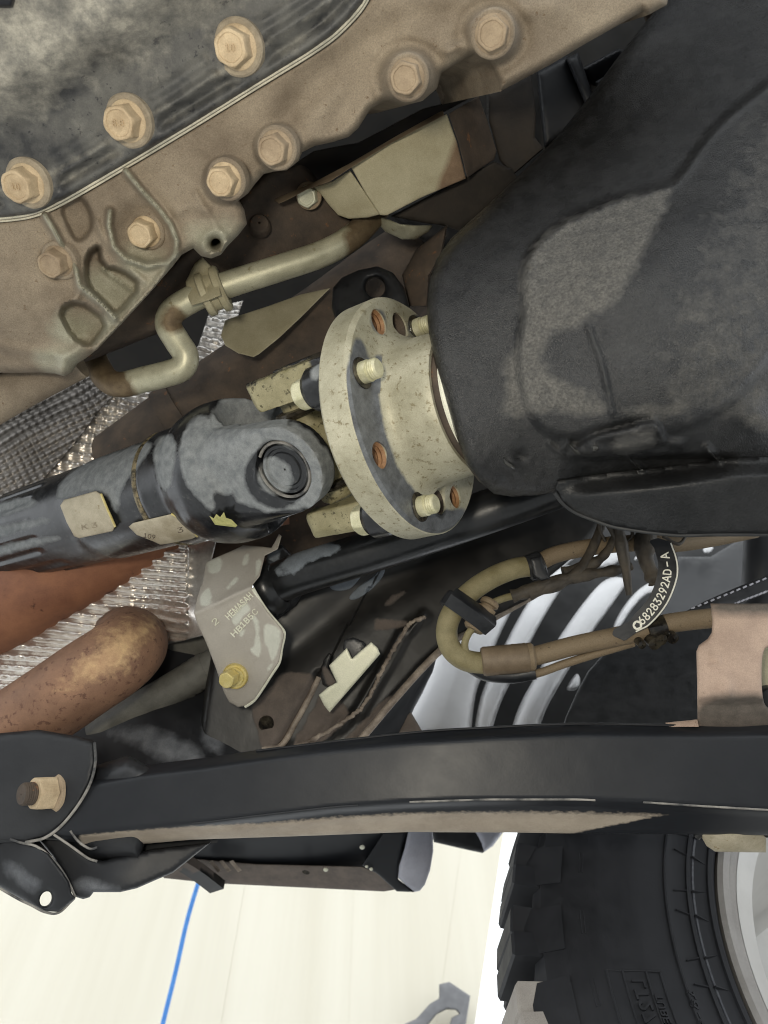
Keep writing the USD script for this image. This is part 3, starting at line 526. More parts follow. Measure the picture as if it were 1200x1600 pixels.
# ================================================================ exhaust pipes below the shaft
obj('exhaust_pipe', sweep([(-420, 1140, .60), (-140, 1013, .60), (-30, 968, .60), (60, 920, .60), (150, 868, .605), (240, 820, .61), (340, 780, .62), (440, 760, .63)], .033, 40, 6), 'rust_pipe', cat='exhaust pipe', smooth=True, label='straight rust-red exhaust pipe passing behind the underside of the driveshaft')
def bent_highlight(x, y, v): return 24 - .8 * np.abs((x - 175) * .6 + (y - 1020) * .8) - .30 * np.abs((x - 175) * .8 - (y - 1020) * .6)  # highlight on the elbow, put into the pipe colour
obj('exhaust_pipe', sweep([(-420, 1390, .50), (-160, 1240, .50), (-60, 1184, .50), (20, 1137, .50), (80, 1098, .50), (135, 1060, .502), (175, 1034, .508), (197, 1016, .525), (205, 1004, .556), (192, 998, .61), (150, 1010, .65), (60, 1040, .66), (-60, 1090, .66), (-300, 1200, .66)], .0262, 48, 8), 'bent_pipe', cat='exhaust pipe', smooth=True, mask=bent_highlight, label='bent brown exhaust pipe with a tan highlight painted on the elbow below the foil shield')
tp = thing('conduit', 'thin grey wrapped conduit running out from behind the stamped bracket', 'conduit', V(250, 1080, .57))
obj('conduit_tube', sweep([(380, 1010, .575), (330, 1040, .57), (270, 1076, .565), (210, 1112, .56), (150, 1150, .56)], .0125, 24, 6), 'conduit_grey', tp)
for k in range(4): obj('wrap_band', lathe([(.0122, -.003), (.0133, -.002), (.0133, .002), (.0122, .003)], V(322 - k * 11, 1045 + k * 7, .57), V(330, 1040, .57) - V(300, 1058, .57), 30), 'conduit_grey', tp)
obj('end_disc', relief(ellipse(300, 1000, 45, 50), plane3((300, 960, .60), (340, 1000, .60), (300, 1040, .60)), 5, .02, (10, .006)), 'conduit_grey', label='dull grey-green round end plate between elbow and stamped bracket', cat='plate')

# ================================================================ driveshaft, joint and flange: all on one axis
SC = V(656, 648, .400)
SN = camdir(.828, .19, .53)
_e = camdir(-.392, -.39, .749); SE = _e - SN * (_e @ SN); SE /= np.linalg.norm(SE)
SG = np.cross(SN, SE)                                             # SN, SE, SG: along, towards the near ear, downwards
if project(SC + SG * .05)[1] < project(SC)[1]: SG = -SG
SU = -SG                                                          # up across the shaft
def A(t, e=0., g=0.): return SC + SN * t + SE * e + SG * g
def man(cs): return manifold3d.Manifold.revolve(manifold3d.CrossSection([cs]), 128)
def local(mesh): return place(mesh, SC, SN, SE, np.cross(SN, SE))
GS = 1.0 if np.allclose(np.cross(SN, SE), SG) else -1.0           # sign of local y along SG
ds = thing('driveshaft', 'black painted driveshaft with grey dry patches and a welded joint yoke', 'driveshaft', A(-.2))
GREY = [[(86, 778), (98, 748), (130, 724), (200, 699), (240, 688), (228, 716), (203, 742), (188, 766), (184, 805), (176, 798), (170, 776), (150, 764), (124, 770), (100, 780)],
        [(243, 686), (270, 676), (276, 700), (264, 772), (248, 756), (238, 722)],
        [(286, 668), (320, 640), (345, 690), (380, 690), (425, 690), (400, 704), (374, 726), (366, 768), (358, 775), (344, 774), (332, 762), (336, 800), (318, 790), (286, 752), (279, 710)],
        [(-60, 800), (40, 775), (62, 786), (30, 800), (-60, 818)], [(-60, 838), (60, 808), (84, 812), (60, 822), (-60, 856)], [(-60, 866), (70, 838), (100, 840), (70, 850), (-60, 882)],
         [(442, 652), (490, 676), (530, 730), (526, 790), (492, 822), (496, 790), (508, 760), (508, 728), (484, 690)], [(326, 652), (342, 626), (376, 610), (420, 618), (446, 640), (452, 668), (430, 694), (380, 696), (346, 694), (334, 676)],
        Polygon(ellipse(430, 744, 27, 30, -25)), Polygon(ellipse(434, 742, 76, 82, -25), [ellipse(432, 744, 49, 52, -25)]).difference(Polygon([(330, 770), (420, 800), (520, 790), (520, 850), (330, 850)]))]
tubep = [(.0364, -1.0), (.0364, -.27), (.0368, -.265), (.0374, -.26), (.0374, -.193)]
stm = lathe(tubep, SC, SN, 240, .004, SE); sv = np.array(stm.vertices); q = sv - SC; tt = q @ SN; rr = q - np.outer(tt, SN); rl = np.linalg.norm(rr, axis=1, keepdims=True)
th_ = np.arctan2(q @ SG, q @ SE); end = -.302 - .022 * (meshkit.noise(np.stack([th_ * 3.2, 0 * th_, 0 * th_], -1), 2) - .5)
rip = np.sin(th_ * 17 + 1.1 * np.sin(th_ * 5)); stm.vertices = sv + rr / rl * (.0016 * (np.minimum(rip, .25) - .25) * sstep((end - tt) / .012))[:, None]
obj('shaft_tube', stm, 'shaft_paint', ds, 60, GREY)
def ripple(ts, te, R, amp, look, name):
    ph = RNG.random(3) * 6.28; n = 160; th = np.arange(n) / n * 2 * np.pi
    rows = [(t, (R + amp * math.sqrt(max(0, 1 - ((t - (ts + te) / 2) / ((te - ts) / 2)) ** 2)))) for t in np.linspace(ts, te, 9)]
    m = lathe([(r, t) for t, r in rows], SC, SN, n); v = np.array(m.vertices)
    w = (meshkit.fbm(v * 160, 3, 5) - .5)[:, None]; m.vertices = v + SN * w * .003 + (v - SC - SN * ((v - SC) @ SN)[:, None]) * w * .03
    return obj(name, m, look, ds, 60)
ripple(-.1925, -.1868, .0373, .0024, 'weld_gold', 'weld_bead')
# shaft yoke: a collar and two ears, cast in one
M_ = manifold3d.Manifold
def cyl_e(e0, e1, r, t=-.070, n=48):                               # a disc square to the near-ear axis, local frame (x=e, y=g, z=t)
    return M_.cylinder(e1 - e0, r, r, n).rotate([0, 90, 0]).translate([e0, 0, t])
collar = man([(0, -.188), (.0385, -.188), (.0395, -.186), (.0395, -.152), (.0385, -.150), (0, -.150)])
ears = []
for s in (1, -1):
    disc = cyl_e(.026, .0405, .0252) if s > 0 else cyl_e(-.0405, -.026, .0252)
    half = collar.trim_by_plane([0, 0, 1], -.165).trim_by_plane([s, 0, 0], .0145)
    ears.append(M_.batch_hull([disc, half]))
yoke = collar + ears[0] + ears[1] + man([(0, -.166), (.0395, -.166), (.0440, -.156), (.0462, -.144), (.0458, -.132), (.0425, -.120), (.036, -.112), (0, -.110)])
yoke -= M_.cylinder(.050, .031, .031, 48).rotate([0, 90, 0]).translate([-.025, 0, -.088])
yoke -= M_.cylinder(.2, .021, .021, 48, True).rotate([90, 0, 0]).translate([0, 0, -.106])
yoke -= cyl_e(.030, .06, .0176)
yoke -= cyl_e(-.06, -.030, .0176)
ym = tm(yoke.refine_to_length(.0025)); trimesh.smoothing.filter_taubin(ym, .5, .53, 14)
obj('yoke', local(ym), 'shaft_paint', ds, 50, GREY)
ripple(-.1525, -.1495, .0395, .0006, 'shaft_paint', 'yoke_shoulder')
for s in (1, -1):
    o = A(-.070) + SE * s * .0372
    c = obj('bearing_cap', lathe([(.0006, .0010), (.0075, .0014), (.0095, .0012), (.0102, .0002), (.0118, .0002), (.0124, .0012), (.0140, .0012), (.0146, 0), (.0178, -.004)], o, SE * s, 72), 'shaft_paint', ds, 30, GREY if s > 0 else None)
    v = lathe([(.0152, .0014), (.0156, .0022), (.0166, .0022), (.0171, .0014), (.0166, .0006), (.0156, .0006), (.0152, .0014)], o, SE * s, 96)
    keep = np.array(v.triangles_center) - o; a = np.arctan2(keep @ SG, keep @ SN); v.update_faces(np.abs(a + 2.6) > .22)
    obj('snap_ring', v, 'edge_worn', c, 40)
# balance weights lying on the tube
def weight(px, R, mark):
    def dep(x, y):                                                    # front of the tube, as seen
        x, y = np.atleast_1d(x).astype(float), np.atleast_1d(y).astype(float)
        r = V(x, y, 1.0) - CO; oc = CO - SC; rp = r - np.outer(r @ SN, SN); op = oc - SN * (oc @ SN)
        a = (rp * rp).sum(1); b = 2 * rp @ op; c = op @ op - R * R; q = np.maximum(b * b - 4 * a * c, 0)
        return (-b - np.sqrt(q)) / (2 * a)
    m = relief(px, dep, 3, .0038, (3, .0009))
    return m, dep
m, dp = weight([(94, 790), (100, 781), (150, 767), (158, 772), (166, 790), (180, 823), (176, 830), (124, 841), (116, 838), (104, 816)], .0403, '')
bw = obj('balance_weight', m, 'weight_metal', ds, 40);   obj('worn_edge', sweep([(x, y, dp(x, y)[0] + .0003) for x, y in [(268, 803), (276, 807), (290, 819), (300, 827), (308, 838)]], .0008, 8, 5), 'bolt_yellow', bw);   obj('worn_edge', sweep([(x, y, dp(x, y)[0] + .0003) for x, y in [(158, 772), (163, 784), (168, 796), (174, 809), (180, 823)]], .0008, 8, 5), 'bolt_yellow', bw); obj('mark', merged(letters('K 3', (128, 828), (152, 824), 8, dp, .0004)), 'dust_ring', bw, False)
m, dp = weight([(201, 823), (208, 817), (268, 803), (276, 806), (300, 827), (308, 838), (300, 842), (260, 850), (250, 851), (240, 846), (214, 836)], .0406, '')
bw = obj('balance_weight', m, 'weight_metal', ds, 40); obj('mark', merged(letters('3', (278, 833), (287, 831), 8, dp, .0003), letters('109', (224, 840), (242, 843), 7, dp, .0003)), 'rust_dark', bw, False)
_, dp = weight([(201, 823), (208, 817), (268, 803)], .0472, '')
obj('paint_dab', relief([(327, 806), (334, 810), (338, 803), (344, 808), (350, 800), (353, 809), (362, 812), (371, 821), (368, 824), (352, 822), (336, 820)], lambda x, y: dp(x, y) - .0002, 2, .001, (2, .0003)), 'yellow_paint', ds, 40)
obj('rust_dab', relief(ellipse(302, 799, 5, 6), lambda x, y: dp(x, y) + .0068, 2, .001, (2, .0003)), 'rust_spot', ds, 40)

# cross between the two yokes
cr = thing('joint_cross', 'greasy olive universal joint cross between the two yokes', 'universal joint', A(-.070))
cross = M_.cylinder(.066, .0115, .0115, 40, True).rotate([0, 90, 0]).translate([0, 0, -.07]) + M_.cylinder(.066, .0115, .0115, 40, True).rotate([90, 0, 0]).translate([0, 0, -.07]) + M_.sphere(.0185, 40).translate([0, 0, -.07])
cm = tm(cross.refine_to_length(.003)); trimesh.smoothing.filter_taubin(cm, .5, .53, 12)
obj('cross_body', local(cm), 'yoke_olive', cr, 50)
for d in (SE, -SE, SG, -SG): obj('cap_seal', lathe([(.010, .0), (.0162, .001), (.0172, .003), (.0162, .0048), (.010, .0055)], A(-.070) + d * .0205, d, 48), 'grease_dark', cr, 40)
obj('grease_nipple', lathe([(.0005, .008), (.002, .008), (.0026, .006), (.0018, .005), (.0032, .004), (.0032, 0)], A(-.070) + SE * .006 + SG * .016, SE * .5 + SG * .5 - SN * .4, 20), 'zinc_bright', cr)

# companion flange with its two ears
fl = thing('companion_flange', 'round pale olive flange with bolts and threaded holes on the axle pinion', 'flange', A(0))
RF = .0655
disc = man([(0, -.019), (RF - .0022, -.019), (RF, -.0168), (RF, -.0022), (RF - .0022, 0), (.0485, 0), (.0445, .0012), (.0412, .0042), (.0398, .0085), (.0390, .018), (.0384, .026), (.0374, .028), (0, .028)])
def flocal(px, py, t=0.):                                              # local (e, y) of the point of the flange face seen at a pixel
    r = V(px, py, 1.0) - CO; k = ((SC + SN * t - CO) @ SN) / (r @ SN); q = CO + r * k - SC
    return q @ SE, q @ np.cross(SN, SE)
HOLES = [(592, 503, .0068), (625, 509, .0074), (594, 711, .0068), (685, 783, .0074), (711, 776, .0066)]
STUDS = [(566, 583), (650, 514), (656, 792)]
rad = []
for px, py, r in HOLES:
    e, y = flocal(px, py); rad.append(round(math.hypot(e, y) / RF, 2)); disc -= M_.cylinder(.1, r, r, 40, True).translate([e, y, 0])
for px, py in STUDS:
    e, y = flocal(px, py); rad.append(round(math.hypot(e, y) / RF, 2))
print('hole radii', rad)
FM = [[(540, 575), (556, 520), (574, 545), (592, 610), (604, 690), (640, 765), (690, 800), (735, 790), (705, 850), (640, 850), (580, 790), (545, 700), (538, 640)], Polygon(ellipse(592, 585, 14, 30)), Polygon(ellipse(655, 514, 20, 22)), Polygon(ellipse(592, 503, 12, 21, -12)), [(600, 780), (640, 790), (690, 810), (650, 836), (600, 828)],
      [(470, 600), (480, 600), (480, 600)]]
def fmask(x, y, v):
    t = (v - SC) @ SN; m = sdf(FM[:-1], x, y); return np.where((t > -.0016) & (t < .004), m, np.minimum(m, -20))
obj('flange_disc', local(tm(disc.refine_to_length(.003))), 'flange_cast', fl, 40, fmask)
for k, (px, py, r) in enumerate(HOLES):
    e, y = flocal(px, py); o = SC + SE * e + np.cross(SN, SE) * y
    if k in (1, 3):
        obj('hole_sleeve', lathe([(r + .0001, -.001), (r - .0008, -.001), (r - .0008, -.0185), (r + .0001, -.0185)], o, SN, 40), 'rust_dark', fl, 30)
    else:
        pr = [(r + .0002, -.0008)]
        for q in range(7): pr += [(r - .0002, -.0012 - q * .0024), (r - .0013, -.0024 - q * .0024)]
        obj('threaded_hole', lathe(pr + [(r, -.0185)], o, SN, 40), 'hole_rust', fl, 30, label='rusty threaded bolt hole')
    obj('hole_floor', lathe([(.0002, -.0170), (r, -.0170)], o, SN, 30), 'grease_dark', fl)
for px, py in STUDS:
    e, y = flocal(px, py); o = SC + SE * e + np.cross(SN, SE) * y
    s = obj('bolt', merged(lathe([(.0002, .0098), (.0040, .0098), (.0048, .0092), (.0051, .0086), (.0046, .0080), (.0051, .0074), (.0046, .0068), (.0051, .0062), (.0046, .0055), (.0046, .0048), (.0055, .0044), (.0055, 0)], o, SN, 40)), 'bolt_zinc', fl, 30)
    obj('washer', lathe([(.0050, .0006), (.0078, .0006), (.0080, .0002), (.0080, -.001)], o, SN, 40), 'grease_dark', s, 30)
    obj('bolt_head', hexhead(o - SN * .031, -SN, .0150, .0085, .3), 'bolt_zinc', s, 28)
    obj('head_collar', lathe([(.011, -.018), (.0115, -.0195), (.0115, -.0285), (.0108, -.0295), (.0095, -.0315), (.0003, -.0315)], o, SN, 48), 'shaft_paint', s, 30, [Polygon(ellipse(492, 582, 8, 20, 20))])
for s in (1, -1):                                                      # s=1: upper ear
    y0 = -GS * s
    ear = M_.batch_hull([M_.cube([.052, .017, .012], True).translate([0, y0 * .0405, -.024]), M_.cube([.042, .013, .060], True).translate([0, y0 * .0425, -.055]), M_.cube([.050, .011, .05], True).translate([0, y0 * .0375, -.055])])
    ear -= M_.cylinder(.04, .0165, .0165, 48, True).rotate([90, 0, 0]).translate([0, y0 * .034, -.070])
    em = tm(ear.refine_to_length(.0025)); trimesh.smoothing.filter_taubin(em, .5, .53, 6)
    obj('flange_ear', local(em), 'yoke_olive', fl, 50, (lambda x, y, v: np.maximum(12 - dist([(380, 592), (440, 565), (510, 540)], x, y), 18 - dist([(500, 560), (498, 660)], x, y))) if s > 0 else [[(470, 760), (520, 745), (520, 780), (490, 800)]])
obj('oil_seal', lathe([(.0374, .0275), (.0345, .0282), (.0345, .0318), (.0360, .0324)], SC, SN, 120), 'rust_dark', fl, 30)
obj('seal_sleeve', lathe([(.0340, .0316), (.0358, .0318), (.0358, .0400)], SC, SN, 120), 'bracket_edge', fl, 30)

# ================================================================ axle housing
dh = thing('axle_housing', 'large black cast axle housing with grey dust patches and a painted sheen at right', 'axle housing', V(950, 450, .40))
dout = [(1240, -60), (1080, -60), (1036, 0), (1000, 46), (960, 96), (920, 152), (880, 202), (840, 246), (790, 294), (745, 336), (705, 372), (682, 404), (670, 440), (667, 480), (670, 520), (680, 570), (695, 625), (712, 680), (730, 728), (748, 752), (772, 772), (800, 776), (840, 774), (868, 768), (900, 800), (1240, 800)]
dbase = rbf([(1036, 0, .43), (960, 100, .42), (880, 200, .41), (790, 290, .395), (700, 372, .382), (668, 480, .360), (690, 600, .346), (718, 690, .346), (745, 745, .356), (775, 772, .375), (830, 775, .375),
             (900, 300, .372), (800, 420, .352), (800, 560, .342), (800, 680, .345), (950, 400, .335), (950, 550, .322), (950, 660, .328), (1050, 300, .345), (1200, 100, .375), (1240, 300, .335), (1240, 500, .32), (1240, 650, .335), (1100, 600, .318), (1240, -40, .40), (1100, 720, .345), (950, 730, .350), (1240, 780, .37), (860, 750, .366), (1000, 800, .385)])
STEP1 = [(822, 640), (805, 560), (822, 470), (815, 420), (836, 380), (870, 352), (915, 330), (960, 308), (1010, 296), (1050, 285), (1064, 270), (1100, 215), (1150, 165), (1240, 100), (1260, 500), (1100, 680), (860, 690)]
def dh_d(x, y):
    p = Polygon(smoothed(STEP1, 3)); pts = shapely.points(x, y); s = np.where(shapely.contains(p, pts), 1, -1) * shapely.distance(p.boundary, pts)
    h = .006 * sstep((s + 9) / 18) + .0022 * np.exp(-((s - 6) / 6) ** 2) * (y < 420)
    h += .004 * np.exp(-(((x - 1000) * .78 + (y - 430) * .62) / 70) ** 2) * sstep((y - 290) / 80) * sstep((560 - y) / 120)
    h += .0020 * np.exp(-(dist([(920, 512), (938, 560), (950, 610), (956, 645)], x, y) / 5) ** 2) + .0012 * np.exp(-(dist([(944, 580), (948, 606)], x, y) / 4) ** 2)
    h -= .0030 * np.exp(-(dist([(895, 690), (930, 676), (990, 664)], x, y) / 7) ** 2)
    q = Polygon(smoothed([(900, 702), (912, 686), (960, 672), (1018, 656), (1034, 668), (1046, 694), (1000, 702), (940, 710), (912, 716)])); s = np.where(shapely.contains(q, pts), 1, -1) * shapely.distance(q.boundary, pts)
    h += .0060 * sstep((s + 3) / 8) + .0022 * np.exp(-(dist([(1022, 658), (1036, 690)], x, y) / 5) ** 2)
    h -= .012 * sstep((y - 708 - .02 * (1040 - x)) / 9) * sstep((x - 870) / 60) * sstep((1160 - x) / 60)
    h += .005 * np.exp(-(np.hypot(x - 928, y - 702) / 13) ** 2) + .003 * np.exp(-(np.hypot((x - 800) / 1.6, y - 722) / 9) ** 2) - .004 * np.exp(-(np.hypot((x - 812) / 1.6, y - 712) / 7) ** 2)
    for r, w, hh in (([(906, 706), (888, 690), (880, 700)], 5, .003), ([(980, 712), (1004, 734)], 4, .004), ([(1104, 700), (1124, 722)], 5, .005), ([(858, 694), (880, 712)], 3, .003), ([(1048, 692), (1062, 694)], 7, .004)):
        h += hh * np.exp(-(dist(r, x, y) / w) ** 2)
    b = np.exp(-(((x - 1180) / 46) ** 2 + ((y - 652) / 30) ** 2)); h += .006 * b
    h += .0005 * (meshkit.fbm(np.stack([x, y, 0 * x], -1) / 9., 3, 4) - .5) * (1 + 2.2 * sstep((y - 660) / 60) * sstep((960 - x) / 60))
    return dbase(x, y) - h
DM = [[(815, 432), (822, 410), (842, 378), (872, 352), (920, 336), (965, 316), (1040, 298), (1052, 300), (1010, 380), (985, 440), (950, 480), (905, 506), (872, 516), (850, 540), (835, 566), (905, 610), (930, 622), (950, 640), (910, 652), (866, 640), (826, 650), (792, 650), (786, 632), (800, 590), (780, 578), (812, 536), (820, 500), (812, 460)], [(965, 640), (1000, 640), (1080, 625), (1080, 640), (1010, 650)],
      Polygon(ellipse(1184, 658, 30, 12, 25)), [(958, 690), (966, 680), (1015, 672), (1026, 694), (990, 702), (962, 704)]]
obj('housing_shell', relief(dout, dh_d, 4, .16, (22, .010), V(1000, 400, .5) - V(1000, 400, .4), rough=.0009, rscale=34), 'diff_paint', dh, 60, lambda x, y, v: np.maximum(sdf(DM, x, y), -14 + 11.5 * sstep((x - 1010 + (y - 420) * .35) / 150) * sstep((y - 120 + (1240 - x) * .5) / 120) * sstep((690 - y) / 60)))  # lighter towards the right: sheen put into the colour through the mask
lip = [(866, 768), (880, 786), (900, 800), (930, 812), (960, 822), (1010, 830), (1060, 835), (1120, 834), (1240, 834)]
crb = rbf([(866, 768, .368), (900, 800, .372), (960, 822, .368), (1060, 835, .36), (1240, 834, .352), (1240, 712, .33), (1050, 728, .334), (960, 738, .343), (880, 750, .358)])
def cover_d(x, y):
    yt = np.interp(x, [870, 900, 960, 1050, 1140, 1240], [752, 746, 738, 728, 716, 712]); w = sstep((y - yt) / 34)
    return (1 - w) * (dh_d(x, y) - .0012) + w * crb(x, y)
obj('cover_plate', relief(lip + [(1240, 712), (1140, 716), (1050, 728), (960, 738), (900, 746), (870, 752)], cover_d, 5, .012, None, rough=.0004, rscale=160), 'diff_smooth', dh, 60)
obj('cover_lip', sweep([(x, y + 1, z) for (x, y), z in zip(lip, (.369, .372, .3735, .372, .369, .3645, .361, .357, .353))], .0011, 8, 5), 'cover_black', dh)
for o in ([(786, 712), (794, 722), (804, 728), (808, 734), (796, 732), (786, 724)], [(888, 690), (898, 700), (910, 712), (904, 714), (892, 704)], [(980, 712), (992, 724), (1006, 736), (996, 730), (984, 720)], [(1104, 698), (1112, 706), (1126, 722), (1116, 716), (1106, 708)], [(922, 698), (934, 694), (938, 702), (928, 708)]):
    obj('wet_drip', relief(o, lambda x, y: dh_d(x, y) - .0018, 2, .003, (4, .002), smooth_outline=2), 'wet_black', dh, 60, label='wet glinting drip')

# ================================================================ frame rail and the parts on it
fr = thing('frame_rail', 'dark brown vehicle frame rail with a weld seam and dry patches behind the bracket', 'frame rail', V(600, 1000, .56))
fbase = plane3((420, 950, .575), (900, 820, .60), (480, 1160, .545))
FG = [[(512, 915), (530, 900), (556, 880), (578, 876), (572, 890), (556, 912), (545, 922), (522, 924)], [(545, 932), (560, 916), (585, 900), (600, 882), (602, 896), (585, 918), (560, 936), (547, 938)]]
FB = [[(585, 968), (592, 966), (612, 968), (640, 972), (630, 980), (600, 985), (584, 986)], [(600, 944), (620, 928), (636, 922), (622, 938), (604, 946)], [(432, 1065), (440, 1052), (470, 1050), (498, 1058), (470, 1110), (440, 1168), (405, 1172), (400, 1130), (390, 1105)], [(505, 1070), (560, 1120), (480, 1172), (450, 1172), (490, 1110)], [(600, 1090), (560, 1135), (530, 1162), (560, 1162), (640, 1080)]]
def fr_d(x, y):
    h = .004 * np.exp(-(dist([(660, 966), (630, 990), (606, 1036), (584, 1070), (560, 1112), (500, 1152), (440, 1180)], x, y) / 9) ** 2) * (1 + .4 * np.sin(x * .35 + y * .2))
    h += .008 * sstep((dist([(500, 1056), (470, 1112), (430, 1180), (300, 1300)], x, y)) / 12) * ((x - 500) * .8 + (y - 1056) * .45 < 0)
    h -= .006 * np.exp(-(dist([(450, 1020), (560, 930), (720, 850)], x, y) / 30) ** 2)
    return fbase(x, y) - h
obj('rail_shell', relief([(330, 1010), (410, 930), (440, 905), (560, 850), (700, 800), (900, 770), (960, 800), (920, 850), (860, 900), (826, 938), (760, 970), (700, 1004), (662, 1040), (600, 1110), (548, 1172), (540, 1200), (300, 1220)], fr_d, 4, .06, (12, .010), rough=.0004, rscale=40), 'frame_paint', fr, 50, FB)
obj('rail_lip', sweep([(835, 930, .590), (760, 972, .582), (702, 1006, .572), (662, 1042, .562), (600, 1112, .55), (540, 1185, .54)], .0028, 12, 6), 'seam_bare', fr)  # edge highlight put into the pale colour of the lip
seam = spline([(664, 964, 1), (640, 976, 1), (626, 996, 1), (604, 1034, 1), (590, 1062, 1), (570, 1100, 1), (545, 1122, 1), (500, 1150, 1), (440, 1176, 1)], 12); seam[:, :2] += RNG.normal(0, 1.6, (len(seam), 2)) * .6; seam[:, 2] = fr_d(seam[:, 0], seam[:, 1]) - .0006
obj('weld_seam', sweep(seam, .0012 + .0006 * RNG.random(len(seam)), 10, 3), 'seam_bare', fr)
seam = spline([(498, 1058, 1), (482, 1092, 1), (462, 1128, 1), (440, 1164, 1), (410, 1172, 1)], 10); seam[:, 2] = fr_d(seam[:, 0], seam[:, 1]) - .001
obj('weld_seam', sweep(seam, .0022, 10, 3), 'seam_bare', fr)
obj('rail_hole', lathe([(.0002, .0012), (.0052, .0012), (.0056, .0006), (.0056, -.002)], V(416, 1131, fr_d(np.array([416.]), np.array([1131.]))[0] - .0004), camdir(.1, -.1, 1), 30), 'grease_dark', fr)
for o, d in (([(512, 915), (530, 900), (556, 880), (578, 876), (572, 890), (556, 912), (545, 922), (522, 924)], 0), ([(545, 932), (560, 916), (585, 900), (600, 882), (602, 896), (585, 918), (560, 936), (547, 938)], 0)):
    obj('dry_patch_plate', relief(o, lambda x, y: fr_d(x, y) - .0012, 3, .003, (4, .001), smooth_outline=2), 'frame_grey_dry', fr, 40, lambda x, y, v: 12 + 0 * x)
bt = thing('cross_tube', 'round black tube with grey dry patches welded to the frame rail under the flange', 'tube', V(520, 890, .53))
tpath = [(418, 918, .535), (470, 896, .528), (560, 868, .52), (650, 838, .512), (760, 800, .50), (900, 750, .50)]
obj('tube_shell', sweep(tpath, .0150, 40, 6), 'frame_grey_dry', bt, True, [[(430, 890), (455, 862), (500, 845), (532, 850), (530, 866), (500, 872), (462, 890), (455, 900), (446, 880), (440, 905)]])
ta = V(470, 896, .528) - V(418, 918, .535); ta /= np.linalg.norm(ta)
obj('weld_collar', lathe([(.013, -.006), (.0195, -.004), (.021, 0), (.0185, .005), (.0150, .008)], V(424, 916, .534), ta, 50), 'frame_grey_dry', bt, 50, [[(420, 870), (436, 860), (436, 890), (420, 900)]])
obj('tube_foot', relief([(404, 912), (420, 862), (440, 850), (470, 880), (478, 920), (462, 945), (432, 968), (412, 940)], plane3((404, 912, .540), (478, 920, .552), (432, 968, .552)), 4, .006, (8, .004)), 'frame_grey_dry', bt, 50, [[(412, 870), (430, 858), (436, 868), (424, 900), (416, 930), (410, 912)]])

# stamped zinc bracket
br = thing('stamped_bracket', 'zinc plated bracket with stamped letters and a yellow bolt below the driveshaft', 'bracket', V(375, 980, .50))
pu, pl = plane3((345, 940, .500), (397, 916, .494), (370, 850, .530)), plane3((345, 940, .500), (397, 916, .494), (370, 1100, .512))
def br_d(x, y): return np.where(y < 940 - (x - 345) * .46, pu(x, y), pl(x, y)) - .0012 * np.exp(-(dist([(338, 944), (362, 930), (398, 916)], x, y) / 5) ** 2) + .0008 * sstep((x - 395 - .1 * (y - 900)) / 40)
bo = [(322, 878), (345, 868), (368, 858), (380, 852), (410, 854), (424, 856), (430, 846), (436, 834), (440, 838), (434, 858), (422, 864), (414, 868), (410, 884), (406, 900), (396, 912), (394, 918), (402, 932), (418, 956), (440, 982), (444, 992), (440, 1012), (436, 1034), (424, 1052), (410, 1074), (398, 1092), (384, 1103), (372, 1105), (358, 1097), (350, 1082), (338, 1046), (322, 1004), (308, 974), (303, 958), (308, 934), (318, 904)]
BM = [[(324, 880), (345, 868), (348, 884), (340, 896), (328, 896), (324, 888)], [(312, 932), (325, 914), (332, 926), (330, 942), (320, 948), (313, 944)], [(352, 920), (362, 908), (372, 900), (368, 912), (358, 922)], [(378, 878), (388, 864), (390, 874), (382, 884)], [(362, 968), (372, 950), (386, 940), (392, 954), (380, 962), (368, 980)], [(394, 960), (402, 968), (408, 1000), (406, 1030), (400, 1026), (392, 1020), (390, 1012), (398, 1010), (400, 990)], [(412, 974), (430, 978), (440, 990), (436, 1020), (422, 1036), (418, 1010), (412, 1000)], [(400, 884), (406, 872), (408, 884), (398, 906)], [(374, 990), (380, 982), (384, 984), (378, 996)], [(416, 1044), (428, 1034), (420, 1050)]]
obj('bracket_plate', relief(bo, br_d, 3, .0028, (3, .0010), rough=.0004, rscale=50), 'bracket_zinc', br, 35, BM)
obj('bracket_edge', sweep([(395, 919, .4945), (403, 933, .4965), (419, 957, .4985), (441, 983, .5005), (444, 993, .5012), (440, 1012, .5025), (436, 1035, .504), (424, 1054, .506), (410, 1076, .5085), (397, 1094, .511), (383, 1104, .5125)], .0012, 8, 4), 'bracket_edge', br)  # lit look of the edge put into its pale tone
obj('stamped_letters', merged(letters('HEMASAH', (358, 969), (396, 932), 10, br_d, .0009, True), letters('HB', (366, 996), (380, 982), 9, br_d, .0007, True), letters('1B5', (380, 981), (397, 964), 9, br_d, .0007, True), letters('C', (399, 962), (404, 956), 9, br_d, .0007), letters('2', (336, 978), (343, 972), 10, br_d, .0007)), 'bracket_edge', br, False)
bb = obj('bolt', hexhead(V(362, 1057, br_d(np.array([368.]), np.array([1055.]))[0] - .003), camdir(-.25, -.12, 1), .0105, .009, .2, False), 'bolt_yellow', br, 28)
obj('washer', lathe([(.003, .0022), (.0062, .0024), (.0066, .0012), (.0080, .0012), (.0086, .0022), (.0090, .0010), (.0092, -.002)], V(368, 1056, br_d(np.array([368.]), np.array([1055.]))[0] - .0006), camdir(-.1, -.1, 1), 40), 'bolt_yellow', bb, 30)
